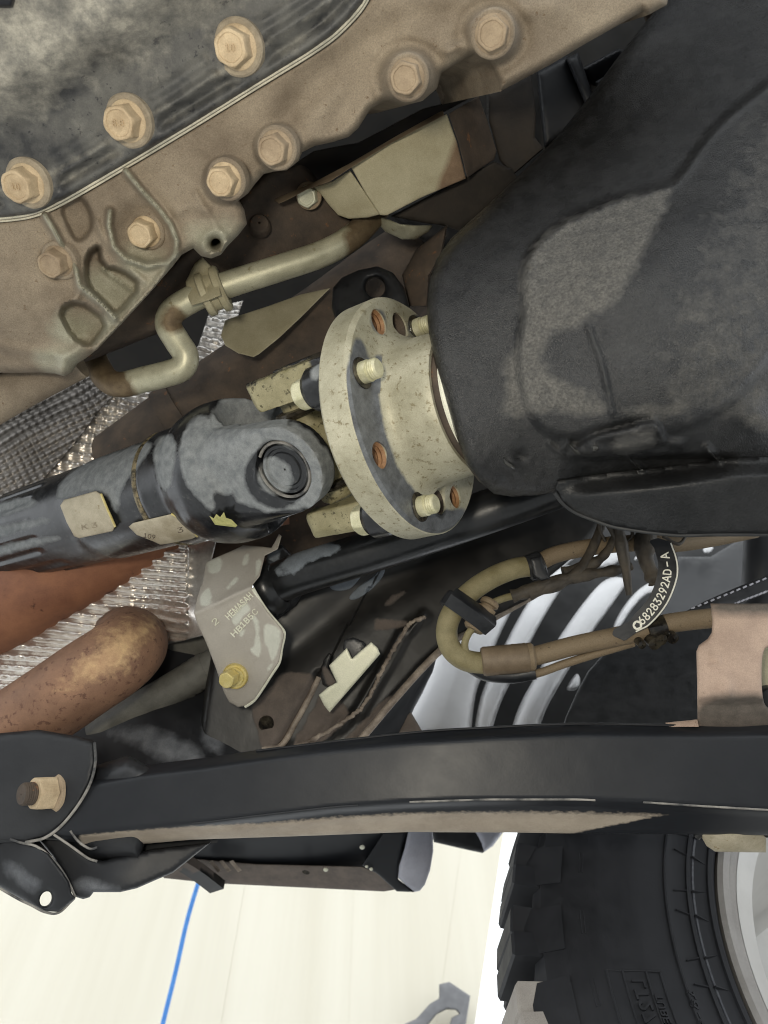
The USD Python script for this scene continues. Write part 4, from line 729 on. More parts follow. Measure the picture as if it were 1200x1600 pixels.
# T-shaped clip
obj('retaining_clip', relief([(542, 1012), (532, 1022), (514, 1040), (526, 1066), (512, 1074), (498, 1086), (506, 1102), (515, 1113), (594, 1022), (590, 1012), (580, 1003), (562, 1018), (550, 1029)], plane3((540, 1012, .532), (594, 1022, .53), (512, 1110, .528)), 3, .003, (3, .0008)), 'zinc_bright', smooth=40, cat='clip', label='pale T-shaped zinc clip in front of the brown frame rail')
pk = thing('clip_post', 'black piece for the shadow in the notch of the T-shaped clip, with a small tab', 'post', V(560, 1020, .55))
obj('post_body', relief([(538, 1000), (552, 996), (568, 1002), (572, 1010), (550, 1032), (536, 1014)], plane3((538, 1000, .548), (568, 1000, .548), (550, 1032, .545)), 4, .02, (3, .001)), 'rubber_black', pk)  # shadow in the clip notch, shaped as a black piece
obj('post_tab', relief([(500, 1052), (506, 1030), (514, 1020), (518, 1022), (512, 1044), (526, 1066), (516, 1074), (504, 1070)], plane3((500, 1052, .540), (516, 1020, .540), (516, 1074, .537)), 3, .006, (4, .002)), 'frame_paint', pk, 40, [[(500, 1040), (518, 1044), (528, 1066), (512, 1076)]])

# bent silver panel of the wheel arch, with its slats
wp = thing('inner_fender', 'silver ribbed inner fender panel shining between frame rail and tyre', 'wheel arch', V(780, 1000, .85))
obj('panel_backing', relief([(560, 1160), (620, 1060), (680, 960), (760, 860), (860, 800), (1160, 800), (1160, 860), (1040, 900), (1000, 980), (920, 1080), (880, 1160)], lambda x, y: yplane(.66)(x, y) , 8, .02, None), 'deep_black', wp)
def slat(o, rise, w=16):
    o = np.array(o, float); P = Polygon(smoothed(o, 2))
    def f(x, y): return yplane(.605)(x, y) - rise * np.sqrt(np.clip(1 - (1 - np.clip(shapely.distance(P.exterior, shapely.points(x, y)) / w, 0, 1)) ** 2, 0, 1))
    obj('slat', relief(o, f, 5, .01, (5, .006), smooth_outline=2), 'panel_silver', wp, 60)
slat([(600, 1180), (640, 1120), (672, 1060), (690, 1000), (680, 960), (740, 900), (800, 860), (862, 858), (840, 890), (800, 950), (760, 1040), (740, 1090), (735, 1180)], .022, 60)
slat([(736, 1180), (748, 1090), (772, 1040), (812, 960), (850, 905), (884, 880), (900, 890), (870, 930), (838, 985), (806, 1050), (776, 1110), (760, 1180)], .012, 14)
slat([(790, 1180), (806, 1110), (840, 1050), (880, 985), (920, 930), (950, 900), (984, 904), (960, 940), (920, 995), (880, 1060), (846, 1120), (835, 1180)], .014, 22)
slat([(926, 850), (960, 858), (976, 868), (960, 884), (930, 890), (920, 880)], .01, 12)
slat([(955, 982), (975, 945), (1000, 918), (1024, 906), (1030, 924), (1006, 930), (984, 956), (966, 986)], .006, 9)
slat([(882, 1080), (892, 1062), (902, 1050), (908, 1062), (904, 1078)], .004, 8)
slat([(836, 908), (880, 866), (910, 862), (880, 888), (860, 902)], .006, 9)
slat([(1060, 856), (1074, 838), (1090, 842), (1072, 858)], .004, 8); slat([(1096, 860), (1104, 852), (1118, 856), (1104, 868)], .004, 8); slat([(990, 872), (1004, 862), (1006, 872), (992, 878)], .004, 6)
af = thing('arch_flange', 'black folded edge strip between frame rail and silver wheel arch panel', 'edge strip', V(660, 1080, .66))
obj('edge_strip', relief([(690, 1000), (676, 1050), (650, 1100), (628, 1150), (560, 1170), (548, 1168), (600, 1112), (662, 1042), (694, 1006)], plane3((690, 1000, .66), (560, 1170, .6), (640, 1140, .64)), 5, .02, (8, .006)), 'black_soft', af)
obj('edge_pin', relief([(620, 1146), (634, 1110), (642, 1112), (662, 1146)], plane3((620, 1146, .63), (634, 1110, .64), (662, 1146, .63)), 4, .01, (5, .004)), 'frame_paint', af, 40, lambda x, y, v: 6 + 0 * x)
obj('splash_shield', relief([(872, 1160), (884, 1120), (900, 1084), (918, 1050), (950, 1014), (990, 990), (1040, 976), (1130, 960), (1130, 1160)], lambda x, y: yplane(.495)(x, y), 6, .004, (5, .003), rough=.0012, rscale=20), 'cover_black', cat='splash shield', label='black scuffed splash shield between hose and control arm, left of the tan axle bracket')
ar = thing('wheel_arch_liner', 'black wheel arch liner in shade above the tyre', 'wheel arch liner', V(1100, 900, .9))
obj('liner_shell', relief([(1000, 960), (1040, 900), (1060, 870), (1110, 870), (1160, 840), (1260, 820), (1260, 1150), (880, 1160), (940, 1040)], lambda x, y: yplane(.63)(x, y), 8, .03, (10, .01)), 'cover_black', ar)
obj('damper_tube', sweep([(1196, 700, .60), (1192, 850, .60), (1186, 980, .60)], .0145, 24, 4), 'black_soft', ar)

# ================================================================ brake hose, sensor wire, harness
bh = thing('brake_hose', 'olive brown brake hose looping in a tight bend in front of the silver panel', 'brake hose', V(850, 1000, .48))
obj('hose_line', sweep([(838, 884, .50), (806, 888, .496), (770, 902, .490), (735, 925, .485), (708, 955, .481), (698, 985, .479), (704, 1012, .478), (724, 1030, .478), (752, 1036, .478), (790, 1036, .477)], .0070, 24, 10), 'hose_olive', bh, True, label='olive upper loop of the hose')
obj('hose_line', sweep([(760, 1036, .477), (826, 1027, .476), (900, 1008, .474), (985, 990, .471), (1040, 975, .468), (1112, 966, .464), (1180, 962, .46)], .00615, 24, 10), 'hose_brown', bh, True, label='brown lower run of the hose')
obj('hose_line', sweep([(838, 882, .50), (870, 866, .503), (930, 854, .506), (1000, 848, .508), (1050, 850, .512), (1110, 842, .52), (1180, 828, .53)], .0058, 20, 8), 'hose_brown', bh, True, label='dark brown upper run of the hose')
sa = V(828, 1027, .476) - V(752, 1034, .477); sl = np.linalg.norm(sa); sa /= sl
obj('sleeve', lathe([(.0068, 0), (.0088, .0006), (.0094, .002), (.0094, sl - .002), (.0086, sl - .0004), (.0066, sl)], V(752, 1034, .4775), sa, 48), 'sleeve_brown', bh, 40)
obj('collar', lathe([(.0066, 0), (.0090, .0005), (.0092, .003), (.0078, .0045), (.0062, .005)], V(824, 1027, .4765), sa, 48), 'hose_brown', bh, 40)
ca_ = V(860, 872, .5) - V(820, 886, .5); ca_ /= np.linalg.norm(ca_)
obj('hose_clip', lathe([(.0068, -.006), (.0088, -.005), (.0088, .005), (.0068, .006)], V(836, 884, .499), ca_, 40), 'rubber_black', bh, 40)
hc = thing('hose_holder', 'black rubber holder clipping the brake hose loop to the thin sensor wire', 'clip', V(735, 950, .475))
obj('holder_arm', sweep([(704, 932, .470), (724, 946, .468), (746, 962, .468), (766, 978, .470)], .0056, 12, 6, profile=[(-1, -.7), (-.8, -1), (.8, -1), (1, -.7), (1, .7), (.8, 1), (-.8, 1), (-1, .7)]), 'rubber_black', hc, 40)
obj('holder_ring', lathe([(.0062, -.005), (.0088, -.005), (.0092, -.003), (.0092, .003), (.0088, .005), (.0062, .005)], V(712, 944, .483), V(735, 925, .485) - V(705, 968, .48), 40), 'rubber_black', hc, 40)
for px, py, d, R in ((762, 948, .476, .0062), (745, 974, .474, .0072)):
    obj('grommet', lathe([(.0015, -.005), (R * .8, -.005), (R, -.0035), (R, -.001), (R * .7, -.0004), (R * .7, .0006), (R, .0012), (R, .0036), (R * .8, .005), (.0015, .005)], V(px, py, d), V(762, 935, .48) - V(735, 985, .474), 36), 'hose_brown', hc, 40)
sw = thing('sensor_wire', 'thin grey sensor wire running alongside the brake hose', 'wire', V(800, 1050, .48))
obj('wire_run', sweep([(820, 928, .49), (790, 934, .488), (765, 946, .482), (748, 970, .476), (732, 990, .474), (726, 1008, .475), (730, 1026, .479)], .0024, 12, 8), 'hose_olive', sw)
obj('wire_run', sweep([(735, 1034, .480), (760, 1052, .480), (800, 1058, .479), (840, 1052, .477), (880, 1038, .476), (930, 1022, .475), (990, 1004, .474)], .0027, 12, 8), 'hose_brown', sw)
obj('wire_boot', sweep([(735, 1040, .480), (760, 1053, .4795), (800, 1056, .4785), (836, 1050, .477)], .0048, 14, 8), 'rubber_black', sw)
hn = thing('wire_harness', 'brown taped wiring harness with loose ends hanging above the silver panel', 'harness', V(930, 890, .50))
for p, r in (([(800, 932, .49), (830, 922, .488), (866, 908, .488), (900, 896, .49), (924, 860, .497), (940, 820, .505)], .0046), ([(826, 926, .489), (858, 916, .488), (896, 902, .49), (930, 896, .492), (968, 890, .494), (986, 884, .495)], .0050), ([(880, 896, .494), (920, 884, .494), (945, 866, .496), (962, 836, .50)], .0044), ([(966, 806, .49), (971, 850, .488), (978, 890, .486), (983, 930, .484)], .0042), ([(948, 810, .495), (960, 836, .492), (974, 862, .49)], .0030), ([(936, 806, .50), (938, 830, .5), (946, 846, .5)], .0016), ([(1010, 832, .50), (1008, 870, .498), (1020, 900, .496), (1024, 912, .496)], .0070), ([(986, 820, .50), (988, 836, .5), (980, 846, .5)], .0014), ([(1036, 838, .50), (1060, 850, .5), (1074, 834, .505)], .0014)):
    obj('harness_strand', sweep(spline(p, 3), np.linspace(r, r * .6, 3 * len(p) - 2) * (1 + .35 * (RNG.random(3 * len(p) - 2) - .5)), 12, 4), 'harness_tape', hn)
cl = V(855, 890, .49) - V(830, 900, .49); cl /= np.linalg.norm(cl)
obj('harness_clip', relief([(828, 872), (846, 868), (852, 890), (860, 904), (846, 908), (834, 900)], plane3((828, 872, .486), (846, 868, .486), (846, 908, .483)), 3, .008, (4, .002)), 'rubber_black', hn)
# printed label tag
tg = thing('label_tag', 'black curved tag printed 68283292AD wrapped round the brake hose', 'tag', V(1030, 920, .462))
tc = [(988, 980), (1010, 962), (1030, 936), (1042, 905), (1044, 880), (1036, 852)]
tdep = rbf([(980, 990, .4625), (1010, 962, .459), (1030, 936, .458), (1044, 890, .459), (1036, 850, .464), (1000, 900, .462)])
c = spline(tc, 12); tgt = np.gradient(c, axis=0); tgt /= np.linalg.norm(tgt, axis=1, keepdims=True); nn = np.stack([tgt[:, 1], -tgt[:, 0]], 1); wd = np.interp(np.arange(len(c)), [0, 8, 40, 60], [9, 13, 15, 13])[:, None]
tout_ = np.vstack([c - nn * wd, [(1028, 842), (1016, 846)], (c + nn * wd)[::-1], [(960, 984), (958, 992)], [(976, 1000)]])
obj('tag_strip', relief(Polygon(tout_).buffer(1.5).exterior.coords[:-1], tdep, 3, .0006, None), 'rubber_black', tg, 40)
obj('tag_border', sweep([(*p, tdep(np.array([p[0]]), np.array([p[1]]))[0] - .0004) for p in (c - nn * wd * .97)[::4]], .0005, 6, 4), 'tag_white', tg)
obj('print', letters('68283292AD – A', None, None, 13, tdep, .0006, True, [(1004, 977), (1019, 962), (1036, 938), (1046, 912), (1049, 888), (1044, 862)]), 'tag_white', tg, False)
em = ellipse(996, 977, 7.5, 7.5, 0, 24); tri = [(996 + 4.6 * math.cos(a), 977 + 4.6 * math.sin(a)) for a in np.arange(5) * 2 * np.pi / 5 + .6]
obj('emblem', relief(em, lambda x, y: tdep(x, y) - .0004, 2, .0004, None, holes=[tri]), 'tag_white', tg, False)
cc = thing('hose_clamp', 'glossy black clamp with small screws on the brake hose below the tag', 'clamp', V(1025, 985, .466))
obj('clamp_band', lathe([(.0060, -.006), (.0076, -.0055), (.0076, .0055), (.0060, .006)], V(1026, 982, .4685), V(1060, 974, .467) - V(1000, 988, .470), 36), 'grease_dark', cc, 40)
for px, py, r in ((1000, 1004, .0026), (1020, 1002, .0042), (1030, 996, .0038), (1048, 994, .0036)): obj('screw', lathe([(.0004, .004), (r, .0035), (r, -.004)], V(px, py, .463), camdir(.1, -.3, 1), 16), 'grease_dark', cc, 30)
st = thing('braided_strap', 'black braided strap running up to the right behind the tan axle bracket', 'strap', V(1150, 920, .52))
obj('strap_band', relief([(1070, 956), (1100, 940), (1150, 918), (1240, 884), (1240, 912), (1190, 930), (1150, 946), (1100, 968)], plane3((1070, 956, .52), (1240, 884, .54), (1150, 946, .52)), 5, .004, (3, .001)), 'rubber_black', st)
for (a, b) in (((1078, 952), (1240, 886)), ((1130, 950), (1240, 908))):
    for k in range(16): 
        x, y = a[0] + (b[0] - a[0]) * (k + .5) / 16, a[1] + (b[1] - a[1]) * (k + .5) / 16
        obj('stitch', sweep([(x - 3, y + 1.6, .522), (x + 2.4, y - 1.2, .522)], .0007, 6, 0), 'endcap_grey', st)

# ================================================================ tan axle bracket
ab = thing('axle_bracket', 'tan dusty folded axle bracket plate above the control arm at right edge', 'bracket', V(1150, 1040, .44))
abd = rbf([(1090, 1000, .425), (1112, 945, .43), (1240, 945, .425), (1240, 1040, .415), (1100, 1080, .415), (1150, 1060, .413), (1090, 1128, .425), (1240, 1140, .425)])
obj('bracket_shell', relief([(1110, 943), (1240, 943), (1240, 1150), (1090, 1150), (1089, 1060), (1088, 1018), (1092, 1008), (1106, 998), (1112, 988), (1113, 970)], lambda x, y: abd(x, y) - .003 * np.exp(-(((x - 1137) / 9) ** 2 + ((y - 1080) / 18) ** 2)) - .0015 * np.exp(-(dist([(1112, 1026), (1124, 1030), (1122, 1038), (1110, 1040)], x, y) / 3) ** 2) + .006 * sstep((y - 1088) / 14), 3.5, .006, (4, .002), rough=.0005, rscale=90, holes=[smoothed([(1190, 1016), (1205, 1008), (1230, 1006), (1230, 1112), (1200, 1110), (1190, 1090)])]), 'axle_tan', ab, 45, [[(1085, 1084), (1240, 1084), (1240, 1160), (1085, 1160)], [(1105, 935), (1240, 935), (1240, 960), (1105, 962)]])
obj('bracket_foot', relief([(1040, 1129), (1090, 1124), (1092, 1136), (1040, 1136)], plane3((1040, 1129, .435), (1090, 1126, .43), (1060, 1136, .43)), 4, .01, (2, .001)), 'axle_tan', ab)
obj('inner_plate', relief([(1186, 1000), (1240, 1000), (1240, 1130), (1186, 1120)], plane3((1186, 1000, .455), (1240, 1000, .45), (1200, 1120, .45)), 5, .006), 'shield_dusty', ab)
obj('inner_bush', lathe([(.0005, .004), (.008, .004), (.009, .002), (.009, -.01)], V(1206, 1096, .445), camdir(-.2, .1, 1), 30), 'rubber_black', ab)

# ================================================================ control arm
arm = thing('control_arm', 'long black control arm with a dusty bottom flange across the picture', 'control arm', V(650, 1220, .45))
atop = [(60, 1235), (130, 1212), (220, 1196), (320, 1184), (400, 1172), (520, 1156), (640, 1144), (760, 1136), (900, 1130), (1090, 1133), (1260, 1131)]
afold = [(60, 1306), (130, 1300), (220, 1292), (320, 1282), (400, 1272), (520, 1258), (640, 1250), (760, 1246), (900, 1246), (1000, 1250), (1090, 1256), (1260, 1266)]
abot = [(130, 1325), (220, 1319), (300, 1312), (480, 1306), (640, 1300), (800, 1301), (960, 1303), (1100, 1304), (1260, 1306)]
aplane = plane3((60, 1235, .452), (1260, 1131, .415), (640, 1250, .425))
def fy(x): return np.interp(x, *zip(*afold))
def by(x): return np.interp(x, *zip(*abot))
def arm_d(x, y):
    u = y - fy(x); w = by(x) - fy(x); xx = np.clip(x, 60, 1260)
    f0 = aplane(x, fy(x))
    web = aplane(x, y); lipd = f0 + .004 * sstep(u / 14) + .020 * np.clip((u - 8) / np.maximum(w, 10), 0, 1.2)
    h = .0018 * np.exp(-((u - 22) / 5) ** 2) * sstep((1000 - x) / 60)
    return np.where(u < 0, web, lipd) - h + .010 * sstep((24 - (y - np.interp(x, *zip(*atop)))) / 24) ** 2
aout = atop + [(1260, 1306)] + abot[::-1][1:] + [(118, 1316), (60, 1310)]
def arm_mask(x, y, v):
    u = (y - fy(x)) / np.maximum(by(x) - fy(x), 5); edge = np.where(x < 400, .20 * sstep((400 - x) / 300) + .42 * sstep((x - 150) / 300), .42)
    m = np.minimum((u - edge) * 40, (955 - x) * .3 + (1290 - y) * 1.5); m = np.minimum(m, (x - 125) * .8)
    return np.clip(m, -30, 6)
obj('arm_shell', relief(aout, arm_d, 4, .035, (5, .0022), rough=.0003, rscale=30), 'black_paint', arm, 40, arm_mask)
obj('arm_edge', sweep([(x, y, arm_d(np.array([float(x)]), np.array([float(y)]))[0] - .0004) for x, y in [(400, 1173), (640, 1145), (760, 1137), (900, 1131), (1085, 1134)]], .0007, 8, 6), 'black_soft', arm)
for k in range(3):
    x0 = (300, 640, 1005)[k]; xs = np.linspace(x0, (560, 930, 1240)[k], 10)
    obj('fold_line', sweep([(x, fy(x) + 3, arm_d(np.array([x]), np.array([fy(x) + 3.]))[0] - .0002) for x in xs], .0006, 6, 3), 'edge_worn' if k else 'black_soft', arm)
tb = thing('arm_tab', 'small folded zinc tab under the right end of the control arm', 'tab', V(1140, 1310, .44))
obj('tab_plate', relief([(1094, 1304), (1106, 1298), (1150, 1297), (1186, 1298), (1197, 1306), (1197, 1332), (1118, 1331), (1104, 1322)], rbf([(1094, 1302, .432), (1190, 1300, .430), (1150, 1312, .426), (1110, 1330, .436), (1196, 1332, .436)]), 3, .004, (4, .002)), 'weight_metal', tb, 45)
obj('tab_weld', sweep([(1088, 1308, .435), (1100, 1298, .434), (1140, 1295, .433), (1186, 1295, .432), (1200, 1304, .432)], .0022, 10, 6), 'frame_paint', tb)

# ================================================================ frame bracket at lower left, with the control-arm bolt
fb = thing('arm_mount', 'black stamped frame bracket holding the control arm at lower left', 'frame bracket', V(100, 1300, .45))
obj('cheek_plate', relief([(-160, 1160), (60, 1140), (120, 1150), (148, 1158), (150, 1190), (142, 1222), (124, 1256), (98, 1288), (70, 1308), (40, 1316), (-160, 1322)], rbf([(-60, 1150, .47), (148, 1160, .455), (140, 1230, .445), (70, 1308, .44), (-60, 1320, .44), (40, 1230, .452)]), 5, .02, (9, .004)), 'black_soft', fb, 50)
obj('cheek_edge', sweep([(148, 1160, .4545), (149, 1192, .451), (141, 1224, .447), (122, 1258, .444), (96, 1290, .442), (70, 1309, .441), (40, 1316, .441)], .0009, 8, 6), 'edge_worn', fb)
obj('arm_bush', relief([(110, 1240), (150, 1196), (200, 1180), (240, 1200), (230, 1300), (220, 1345), (140, 1345), (90, 1310)], plane3((110, 1240, .455), (240, 1200, .447), (140, 1310, .45)), 5, .02, (30, .016)), 'rubber_black', fb, 50)
obj('mount_back', relief([(0, 1285), (330, 1260), (340, 1316), (250, 1340), (150, 1350), (110, 1342), (60, 1335), (20, 1318)], plane3((40, 1280, .475), (330, 1260, .475), (150, 1350, .470)), 6, .01), 'black_soft', fb)
obj('lower_horn', relief([(-60, 1322), (0, 1316), (14, 1310), (34, 1316), (56, 1320), (76, 1334), (96, 1360), (108, 1378), (112, 1396), (118, 1404), (108, 1412), (92, 1425), (70, 1424), (46, 1412), (20, 1398), (-60, 1350)], rbf([(-60, 1320, .45), (34, 1316, .444), (112, 1396, .436), (92, 1425, .438), (20, 1398, .446), (60, 1365, .438), (-60, 1350, .452)]), 4, .016, (5, .003), holes=[ellipse(72, 1405, 9.5, 12.5, 20)]), 'black_soft', fb, 50, [[(0, 1345), (40, 1362), (66, 1384), (50, 1390), (20, 1370)]])
obj('lower_skirt', relief([(60, 1312), (90, 1300), (112, 1318), (140, 1340), (160, 1345), (240, 1326), (330, 1316), (300, 1340), (270, 1364), (246, 1374), (214, 1388), (188, 1394), (146, 1394), (140, 1402), (130, 1405), (120, 1402), (112, 1394), (100, 1366), (80, 1336)], rbf([(60, 1312, .455), (160, 1345, .450), (330, 1316, .462), (246, 1374, .448), (146, 1394, .444), (112, 1394, .446), (180, 1370, .444)]), 4, .03, (6, .004)), 'black_soft', fb, 50, [[(120, 1375), (160, 1382), (190, 1388), (170, 1394), (120, 1392)]])
for p in ([(16, 1311), (34, 1317), (56, 1322), (78, 1338), (98, 1362), (108, 1380), (118, 1402)], [(84, 1304), (108, 1320), (136, 1340), (152, 1346)], [(110, 1298), (122, 1314), (140, 1326), (152, 1324)], [(-60, 1352), (20, 1400), (48, 1414), (70, 1425), (92, 1426), (116, 1404)]):
    obj('flange_edge', sweep([(x, y, .4408) for x, y in p], .0007, 8, 6), 'edge_worn', fb)
nb = thing('arm_bolt', 'tan hexagonal nut and bolt end on the black frame bracket below the exhaust', 'bolt', V(75, 1235, .44))
na = camdir(-.62, .22, .75)
obj('nut', hexhead(V(80, 1238, .450), na, .0178, .011, .5, False), 'bolt_tan', nb, 28)
obj('nut_washer', washer(V(84, 1240, .454), na, .0138, .005), 'bolt_brown', nb)
obj('bolt_end', merged(lathe([(.0003, .0185), (.0056, .0185), (.0062, .0178), (.0062, .008)], V(80, 1238, .450), na, 40), *[lathe([(.0061, .011 + k * .0013), (.0066, .0117 + k * .0013), (.0061, .0124 + k * .0013)], V(80, 1238, .450), na, 40) for k in range(5)]), 'rust_dark', nb, 30)
ot = thing('frame_outrigger', 'black frame outrigger in shade between exhaust elbow and control arm', 'frame', V(260, 1160, .54))
obj('outrigger_plate', relief([(-60, 1240), (60, 1160), (130, 1080), (200, 1010), (330, 980), (400, 1060), (420, 1170), (420, 1230), (160, 1260), (-60, 1300)], rbf([(-60, 1240, .53), (150, 1140, .55), (330, 1060, .585), (200, 1010, .60), (420, 1200, .53), (160, 1260, .50), (270, 1150, .53)]), 6, .03, (12, .008), rough=.003, rscale=24), 'black_soft', ot, 50, [[(160, 1138), (240, 1140), (300, 1160), (330, 1200), (270, 1190), (200, 1160)], [(320, 1110), (350, 1120), (350, 1180), (318, 1170)]])

# ================================================================ sill channel and trim below the arm
sc_ = thing('sill_channel', 'black steel step channel with a grey end cap below the control arm', 'step bar', V(500, 1340, .80))
obj('channel_web', relief([(240, 1250), (676, 1250), (660, 1300), (645, 1372), (400, 1352), (330, 1345), (240, 1345)], plane3((240, 1345, .76), (640, 1300, .74), (400, 1352, .765)), 6, .02, (4, .002)), 'black_paint', sc_, 40, lambda x, y, v: -30 + 0 * x)
obj('channel_bottom', relief([(240, 1335), (330, 1344), (400, 1350), (566, 1354), (590, 1364), (618, 1390), (600, 1393), (560, 1391), (330, 1380), (256, 1372)], rbf([(240, 1340, .755), (400, 1350, .757), (566, 1354, .745), (618, 1390, .745), (330, 1380, .775), (560, 1391, .765)]), 4, .012, (3, .002)), 'frame_paint', sc_, 40, lambda x, y, v: 12 + 0 * x)
obj('end_cap', relief([(640, 1290), (676, 1290), (677, 1330), (672, 1360), (664, 1382), (656, 1392), (646, 1394), (622, 1372), (624, 1352), (632, 1326)], rbf([(640, 1290, .735), (676, 1300, .742), (656, 1390, .742), (622, 1368, .737), (650, 1345, .733)]), 4, .03, (6, .004)), 'endcap_grey', sc_, 45)
obj('channel_corner', relief([(566, 1352), (600, 1300), (634, 1300), (622, 1352), (622, 1374), (648, 1394), (620, 1393), (590, 1366)], plane3((566, 1352, .742), (634, 1300, .736), (648, 1394, .742)), 4, .02, (4, .002)), 'black_paint', sc_, 40, lambda x, y, v: -30 + 0 * x)
obj('channel_hole', relief(ellipse(478, 1363, 6, 3.2, 15), lambda x, y: .748 + 0 * x, 2, .004), 'grease_dark', sc_)  # closed dark disc, the shade of a hole put into its colour
for px, py, r in ((566, 1324, .0026), (573, 1354, .0016), (580, 1358, .0018), (509, 1359, .0024)): obj('rivet', lathe([(.0002, .0012), (r * .7, .0009), (r, 0)], V(px, py, .739 if px > 520 else .748), camdir(0, -.2, 1), 16), 'bracket_edge', sc_)
obj('channel_brace', sweep([(262, 1335, .72), (300, 1356, .728), (330, 1378, .74), (340, 1386, .745)], .0085, 12, 5, profile=[(-1, -.5), (1, -.5), (1, .5), (-1, .5)]), 'frame_paint', sc_, 35, lambda x, y, v: 8 - 14 * (y > 1360))
for k in range(3): obj('edge_tooth', relief([(326 + 16 * k, 1346), (332 + 16 * k, 1344), (346 + 16 * k, 1360), (340 + 16 * k, 1363)], plane3((326, 1346, .748), (400, 1346, .745), (346, 1363, .748)), 4, .006), 'seam_bare', sc_)
md = thing('body_trim', 'black body trim corner hanging behind the step channel beside the tyre', 'trim', V(730, 1310, .95))
obj('trim_shell', relief([(660, 1250), (790, 1250), (785, 1302), (770, 1322), (754, 1333), (730, 1328), (678, 1316)], plane3((680, 1260, .95), (780, 1260, .95), (730, 1328, .93)), 5, .04, (6, .005)), 'black_soft', md, 45)
obj('trim_edge', relief([(736, 1290), (790, 1290), (784, 1302), (770, 1322), (756, 1331), (748, 1310)], plane3((736, 1290, .935), (790, 1290, .935), (756, 1331, .925)), 4, .02, (8, .008)), 'endcap_grey', md, 45)

# ================================================================ front wheel: its axle lies along y
wh = thing('wheel', 'black off-road tyre with dusty shoulder lugs on a grey rim at lower right', 'wheel', (.481, .64, CAMZ + .273))
TC, TY = np.array([.481, .528, CAMZ + .273]), np.array([0, 1.0, 0]); TX, TZ = np.array([1.0, 0, 0]), np.array([0, 0, 1.0])
def T(r, th, y): return TC + (r * math.cos(th)) * TX + (r * math.sin(th)) * TZ + y * TY
sp = [(.2370, .020), (.2385, .008), (.2410, .0045), (.2440, .0040), (.2450, .0062), (.2566, .0046), (.2576, .0030), (.2600, .0026), (.2606, .0046), (.2700, .0030), (.2752, .0012), (.2760, -.0004), (.2772, -.0004), (.2780, .0012), (.300, -.002), (.330, -.0022), (.352, .002), (.368, .009), (.373, .020), (.372, .035), (.372, .262), (.37, .285), (.33, .298), (.25, .29), (.237, .26)]
obj('tyre', lathe(sp, TC, TY, 200, .004, TX), 'tyre_rubber', wh, 35)
rm = obj('rim', lathe([(.205, .040), (.2180, .020), (.2215, .0150), (.2260, .0135), (.2275, .0080), (.2325, .0060), (.2365, .0070), (.2372, .0120), (.236, .03)], TC, TY, 160, .003, TX), 'rim_grey', wh, 35)
obj('rim_barrel', lathe([(.2205, .0160), (.206, .030), (.204, .05), (.200, .20), (.19, .215), (.05, .225)], TC, TY, 120, None, TX), 'rim_silver', rm, 35)
def radial_bar(r0, r1, th, y0, y1, w, h, skew=0.):
    p, q = T(r0, th, y0), T(r1, th + skew, y1); t = (q - p) / np.linalg.norm(q - p); s = np.cross(t, TY); s /= np.linalg.norm(s); u = np.cross(s, t)
    u = u if u @ TY < 0 else -u
    v = [p - s * w, p + s * w, p + s * w * .5 + u * h, p - s * w * .5 + u * h]; v += [a + (q - p) for a in v]
    return trimesh.Trimesh(v, [[0, 1, 2], [0, 2, 3], [4, 6, 5], [4, 7, 6], [0, 4, 5], [0, 5, 1], [1, 5, 6], [1, 6, 2], [2, 6, 7], [2, 7, 3], [3, 7, 4], [3, 4, 0]], process=False)
def angle_at(px, py):
    r = V(px, py, 1.0) - CO; q = CO + r * ((TC - CO) @ TY / (r @ TY)) - TC
    return math.hypot(q[0], q[2]), math.atan2(q[2], q[0]) % (2 * np.pi)
STEPB = 2 * np.pi / 64
for k in range(18, 48):
    th = k * STEPB
    th = th + 0
    obj('bead_bar', merged(radial_bar(.2452, .2566, th, .0088, .0042, .0007, .0026, (.020 if k % 2 else -.004)), radial_bar(.2600, .2700, th + (.020 if k % 2 else -.004), .0046, .0030, .0005, .0018, (.012 if k % 2 else -.004))), 'tyre_rubber', wh, False)
obj('bead_band', lathe([(.2452, .0095), (.2462, .0088), (.2556, .0042), (.2566, .0048)], TC, TY, 200, .002, TX), 'rubber_gloss', wh, 35)
def pad(th0, th1, r0, r1, y0, y1, drop, look, name, parent, yr=None, bev=.002):
    """A tread block: R from r0 to r1 between two angles, from y0 to y1, bevelled at the top."""
    v = []
    for r, b in ((r0, 0), (r1 - bev, 0), (r1, bev)):
        da = b / r1
        for th, y in ((th0 + da, y0 + b), (th1 - da, y0 + b + (yr or 0)), (th1 - da, y1 - b), (th0 + da, y1 - b)):
            v.append(T(r - (drop if y < (y0 + y1) / 2 else 0), th, y))
    m = trimesh.Trimesh(v, process=False).convex_hull
    return obj(name, m, look, parent, 25)
ATHR = angle_at(835, 1488)[1] - .05; NB = 44; PH = math.radians(6.3)
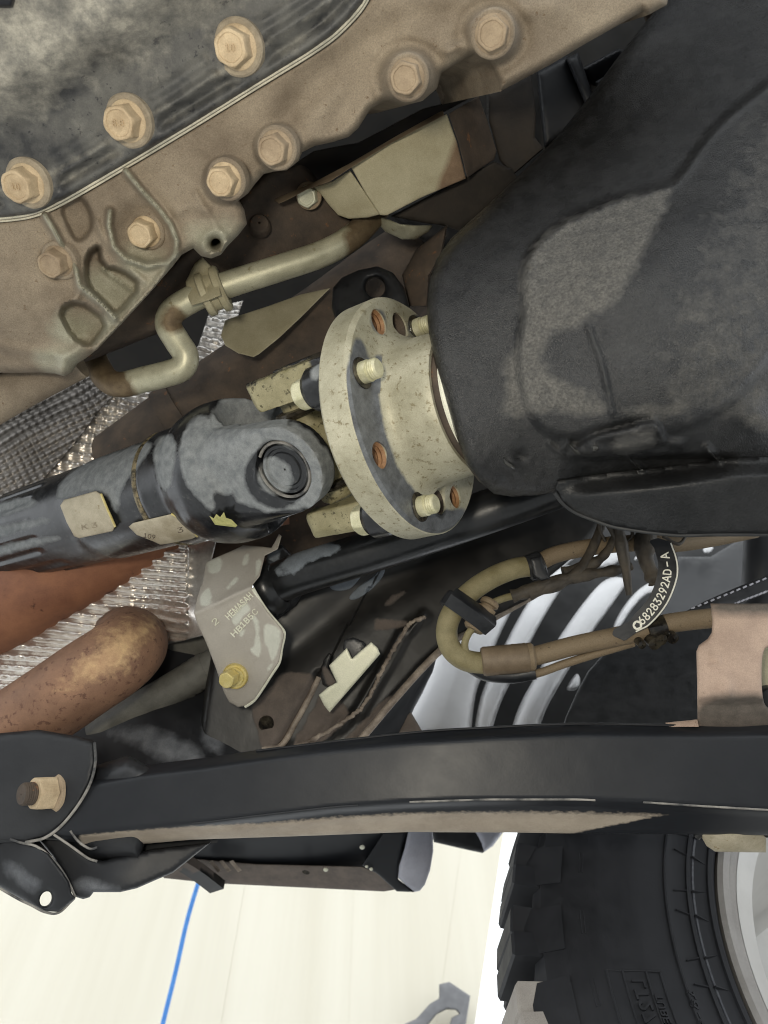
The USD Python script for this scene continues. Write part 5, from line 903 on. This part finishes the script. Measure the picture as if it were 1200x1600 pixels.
for k in range(int(NB * .24), int(NB * .68)):
    th = k * 2 * np.pi / NB + PH; dth = 2 * np.pi / NB; lower = th > ATHR; look = 'tyre_dusty' if lower else 'tyre_rubber'
    pad(th + dth * .06, th + dth * .40,   .366, .396, .012, .072, .006, look, 'tread_block', wh, .004)
    pad(th + dth * .42, th + dth * .76,   .366, .396, .012, .072, .006, look, 'tread_block', wh, -.002)
    pad(th + dth * .3, th + dth * .95,   .366, .382, .082, .135, .0, 'tyre_rubber', 'tread_block', wh)
    pad(th + dth * .1, th + dth * .70,   .366, .382, .145, .20, .0, 'tyre_rubber', 'tread_block', wh)
    for a, b, r0, r1 in ((.08, .72, .354, .380),):
        v = [T(r, th + dth * f, yy) for f in (a, b) for r, yy in ((r0, .0035 if r0 < .355 else .0055), (r0, .0008), (r1, .0150), (r1, .024))]
        obj('side_lug', trimesh.Trimesh(v, process=False).convex_hull, 'tyre_rubber', wh, 25)
    for rr in (.338, .3405, .3545): obj('side_ridge', sweep([T(rr, a, -.0006 + max(0, rr - .338) * .16) for a in np.linspace(th + dth * .15, th + dth * .5, 5)], .0005, 6, 0, pxd=False), 'tyre_rubber', wh, 40)
# sidewall text panel and size mark: (radius, angle) lettering
def ring_text(text, r, th0, th1, h, lift, inward=False):
    m = meshkit.text_mesh(text, 1.0, .05, True); v = np.array(m.vertices); x = (v[:, 0] - v[:, 0].min()) / np.ptp(v[:, 0]); th = th0 + (th1 - th0) * x; rr = r + v[:, 1] * h * (-1 if inward else 1); z = (v[:, 2] - v[:, 2].min()) / np.ptp(v[:, 2])
    yy = np.interp(rr, [a for a, b in sp[3:17]], [b for a, b in sp[3:17]]) + .0002 - z * lift
    return trimesh.Trimesh(np.array([T(a, b, c_) for a, b, c_ in zip(rr, th, yy)]), m.faces, process=False)
R1, A1 = angle_at(985, 1520); R2, A2 = angle_at(1028, 1512); R0, A0 = angle_at(946, 1518); _, AE = angle_at(1000, 1760)
obj('plaque_frame', merged(*[sweep([T(r, a, np.interp(r, [a_ for a_, b in sp[3:17]], [b for a_, b in sp[3:17]]) - .0003) for a in np.linspace(A1, AE, 14)],   .0009, 6, 0, pxd=False) for r in (R0, R1 + .006, R1 - .010, R2)], sweep([T(r, A1, -.0026) for r in np.linspace(R0, R2, 6)], .0005, 6, 0, pxd=False)), 'tyre_rubber', wh, 40)
obj('sidewall_text', merged(ring_text('LT275/70R18', R1 - .007, A1 + .02, AE, .0085, .0022), ring_text('TUBELESS RADIAL', R2 + .004, A1 + .05, AE, .005, .0018)), 'tyre_rubber', wh, False, label='raised lettering on the sidewall plaque')
_, A3 = angle_at(1108, 1560)
obj('size_mark', ring_text('18-83', .272, A3 - .02, A3 + .09, .006, .0010), 'tyre_rubber', wh, False)
